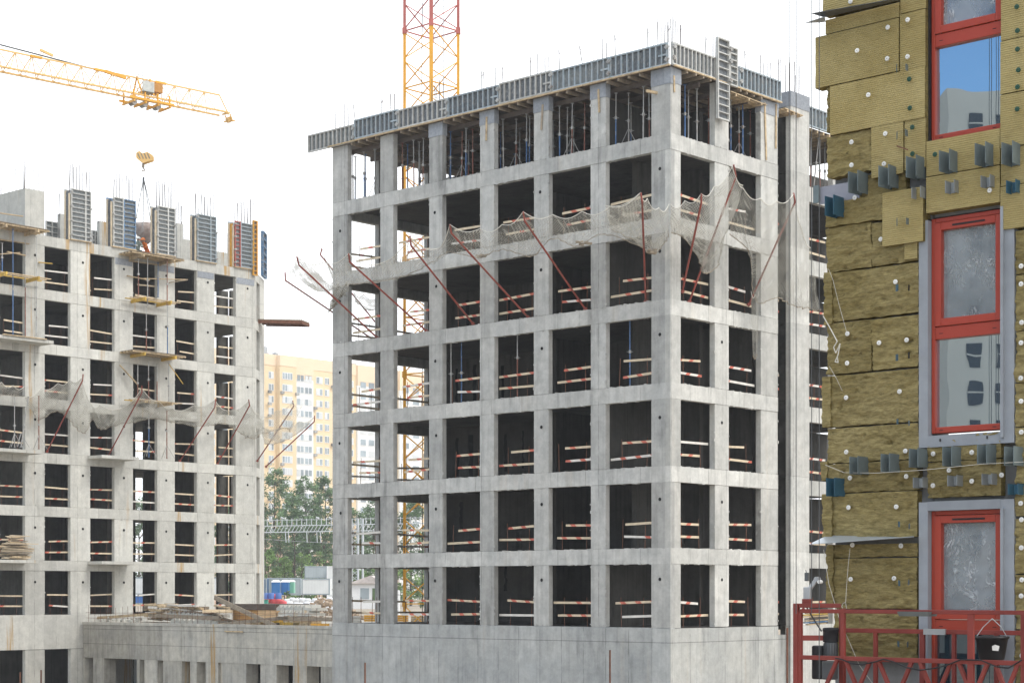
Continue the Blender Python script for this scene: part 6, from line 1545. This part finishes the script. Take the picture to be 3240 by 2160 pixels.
def toilet(px0,px1,yt,yb,Y,c,label):
    a=P(px0,yb,Y);b=P(px1,yb,Y);h=(yb-yt)/F*Y;w_=b.x-a.x
    th=thing('portable_toilet',label,'portable toilet',V((a.x+b.x)/2,Y,a.z),'portable toilets')
    m=MB(); m.box(a,(w_,0,0),(0,1.1,0),(0,0,h*.84)); m.build('cabin',c,th)
    m=MB(); m.hexa([a+V(-.05,-.05,h*.84),a+V(w_+.05,-.05,h*.84),a+V(w_+.05,1.15,h*.84),a+V(-.05,1.15,h*.84),a+V(w_*.2,.2,h),a+V(w_*.8,.2,h),a+V(w_*.8,.9,h),a+V(w_*.2,.9,h)]); m.build('roof',M['white'],th)
    m=MB(); m.box(a+V(w_*.15,-.03,.08),(w_*.7,0,0),(0,.03,0),(0,0,h*.72)); m.build('door',c,th)
bl=plain('toilet_blue',(.04,.16,.40),.5,0,.08,1);gr=plain('toilet_green',(.22,.50,.36),.5,0,.08,1)
toilet(859,883,1833,1881,176,bl,'bright blue portable toilet with white roof, left of the pair');toilet(889,913,1833,1881,177,bl,'bright blue portable toilet with white roof, right of the pair');toilet(913,930,1833,1875,178,gr,'pale green portable toilet right of the blue pair')
M['bag']=plain('white_sack',(.72,.73,.75),.7,0,.08,2,bump=.05)
def blob(c,rx,ry,rz,seed,m,mi=0):
    nu,nv=10,7;vs=[]
    for j in range(nv+1):
        ph=math.pi*j/nv
        for i in range(nu):
            th_=2*math.pi*i/nu; d=V(math.cos(th_)*math.sin(ph),math.sin(th_)*math.sin(ph),math.cos(ph))
            sq=V(*[math.copysign(abs(x)**.6,x) for x in d]); f=1+.18*noise.noise(d*2.2+V(seed,0,0)); vs.append(c+V(sq.x*rx*f,sq.y*ry*f,sq.z*rz*f))
    m.quadmesh(vs,[(j*nu+i,j*nu+(i+1)%nu,(j+1)*nu+(i+1)%nu,(j+1)*nu+i) for j in range(nv) for i in range(nu)],mi,None,True)
GZ2=-2.2
n_=0
for row in range(3):
    for k in range(11):
        px=898+k*17+row*5+random.uniform(-4,4); Y=152+row*5
        c=P(px,0,Y); z=(HY-(1925-row*13+random.uniform(-3,3)))/F*Y; m=MB(); blob(V(c.x,c.y,z),.30,.32,.26,n_,m); n_+=1
        m.build('filled_sack',M['bag'],label='white plastic-wrapped sack in the long heap behind the podium clutter',cat='sack',group='white sacks heaped beyond the podium')
red=plain('red_sack',(.62,.10,.11),.6,0,.12,2);blu=plain('blue_barrel',(.12,.22,.55),.5,0,.1,1)
for k,(px,y) in enumerate(((848,1896),(857,1890),(866,1902),(870,1888),(880,1903),(890,1906),(896,1909))):
    m=MB(); blob(P(px,y,150),.3,.3,.26,k*3,m); m.build('filled_sack',red,label='red sack, %s from left beside the white heap'%ORD[k],cat='sack',group='red sacks')
for k,(px,y) in enumerate(((838,1882),(858,1882),(881,1882))):
    a=P(px,y+12,149); m=MB(); m.lathe(a,[(.24,0),(.25,.05),(.25,.45),(.22,.5)],12); m.build('blue_barrel',blu,label='small blue barrel, %s of three among the red sacks'%ORD[k],cat='barrel',group='blue barrels')
a=P(833,1916,146); m=MB(); m.box(a,(.35,0,0),(0,.4,0),(0,0,.5)); m.box(a+V(-.03,-.03,.45),(.41,0,0),(0,.46,0),(0,0,.06)); m.build('green_bin',plain('bin_green',(.08,.38,.30),.6),label='teal green bin at the foot of the left building corner',cat='bin')
# white house with a snow-pale roof seen in the lowest left bay
hs=thing('small_house','small whitewashed house with a cluttered gable roof seen through the lowest left bay','house',P(1155,1925,170))
a=P(1106,1925,170);b=P(1202,1925,170);h=(1925-1845)/F*170
m=MB(); m.box(a,b-a,(0,6,0),(0,0,h)); m.build('wall',M['white'],hs)
m=MB(); mid=(a+b)/2; m.prism([a+V(-.2,-.3,h),b+V(.2,-.3,h),V(mid.x+.6,a.y-.3,a.z+h+.75)],V(0,6.6,0)); m.build('roof',plain('roof_patchy',(.55,.5,.48),.8,0,.3,1.2),hs)
m=MB(); m.box(a+V(1.0,-.03,.9),(.8,0,0),(0,.03,0),(0,0,1)); m.build('window',M['ap_g'],hs)
m=MB(); m.box(a+V(2.1,-.03,.7),(.5,0,0),(0,.03,0),(0,0,1.2)); m.build('window',M['leaf'],hs)
# beam stacks and precast pieces seen through the lowest bays
for k,(px0,px1,yt,yb,mt) in enumerate(((1152,1198,1940,1965,'cr_yel'),(1253,1290,1940,1965,'cr_yel'),(1300,1345,1950,1968,'wood'),(1107,1140,1940,1968,'con_left'))):
    th=thing('beam_stack','stack of %s beams, %s from left in the lowest left bays'%(('yellow','yellow','timber','concrete')[k],ORD[k]),'beam stack',P(px0,yb,100))
    for j in range(3):
        a=P(px0,yb-j*7,100);b=P(px1,yb-j*7,100); m=MB(); m.box(a,b-a,(0,.8,0),(0,0,.10)); m.build('beam',M[mt],th)
# right side: bag and boards beside the recess base
bb=FR.at(2483,1975,-1.2); th=thing('big_bag','white and red printed cylindrical bag standing behind the recess guard boards','bag',bb)
m=MB(); m.lathe(bb,[(.2,0),(.24,.05),(.23,.6),(.25,.95),(.2,1.0)],16); m.build('bag_body',M['white'],th)
m=MB(); m.lathe(bb+UP*.35,[(.246,0),(.246,.18)],16); m.build('red_band',red,th)
m=MB(); m.lathe(bb+UP*.72,[(.25,0),(.252,.14)],16); m.build('teal_band',plain('teal_print',(.15,.35,.42),.6),th)
th=thing('board_stack','stack of mixed boards on the low wall behind the red platform post','board stack',P(2580,1975,76))
for k in range(7):
    a=P(2545+random.uniform(-8,8),1975-k*6,76);b=P(2612+random.uniform(-8,8),1970-k*6,76); m=MB(); m.bar(a,b,.6,.05); m.build('board',M[('wood','frm_blue','wood','ply','wood','beam_y','wood')[k]],th)
m=MB(); a=P(2470,1978,79); 
# ------------------------------------------------ office building behind the viewer's left, seen mirrored in the panes
ob=thing('office_block','beige office block with dark windows, mirrored in the red framed panes','building',V(-150,-50,GZ))
M['beige']=plain('beige_render',(.31,.295,.265),.9,0,.08,.15)
m=MB(); m.box((-166,-72,GZ),(16,0,0),(0,39.7,0),(0,0,55.8)); m.build('wall',M['beige'],ob)
for k in range(14):
    for j in range(5):
        m=MB(); z=GZ+2.6+k*3.75; y=-34.4-j*2.9; m.box((-150,y-1.3,z),(.12,0,0),(0,1.3,0),(0,0,2.2)); m.box((-149.9,y-1.35,z+1.1),(.08,0,0),(0,1.4,0),(0,0,.12),1); m.build('window',[M['hole'],M['beige']],ob)

# ------------------------------------------------ air
m=MB(); m.box((-520,-75,GZ-1.6),(1040,0,0),(0,800,0),(0,0,72)); hz,t=newmat('haze_air')
v=t.nodes.new('ShaderNodeVolumePrincipled');v.inputs['Density'].default_value=.00035;v.inputs['Color'].default_value=(.93,.96,1,1);v.inputs['Anisotropy'].default_value=.2
o_=t.nodes.new('ShaderNodeOutputMaterial');t.links.new(v.outputs[0],o_.inputs['Volume']); m.build('haze',hz,kind='stuff')
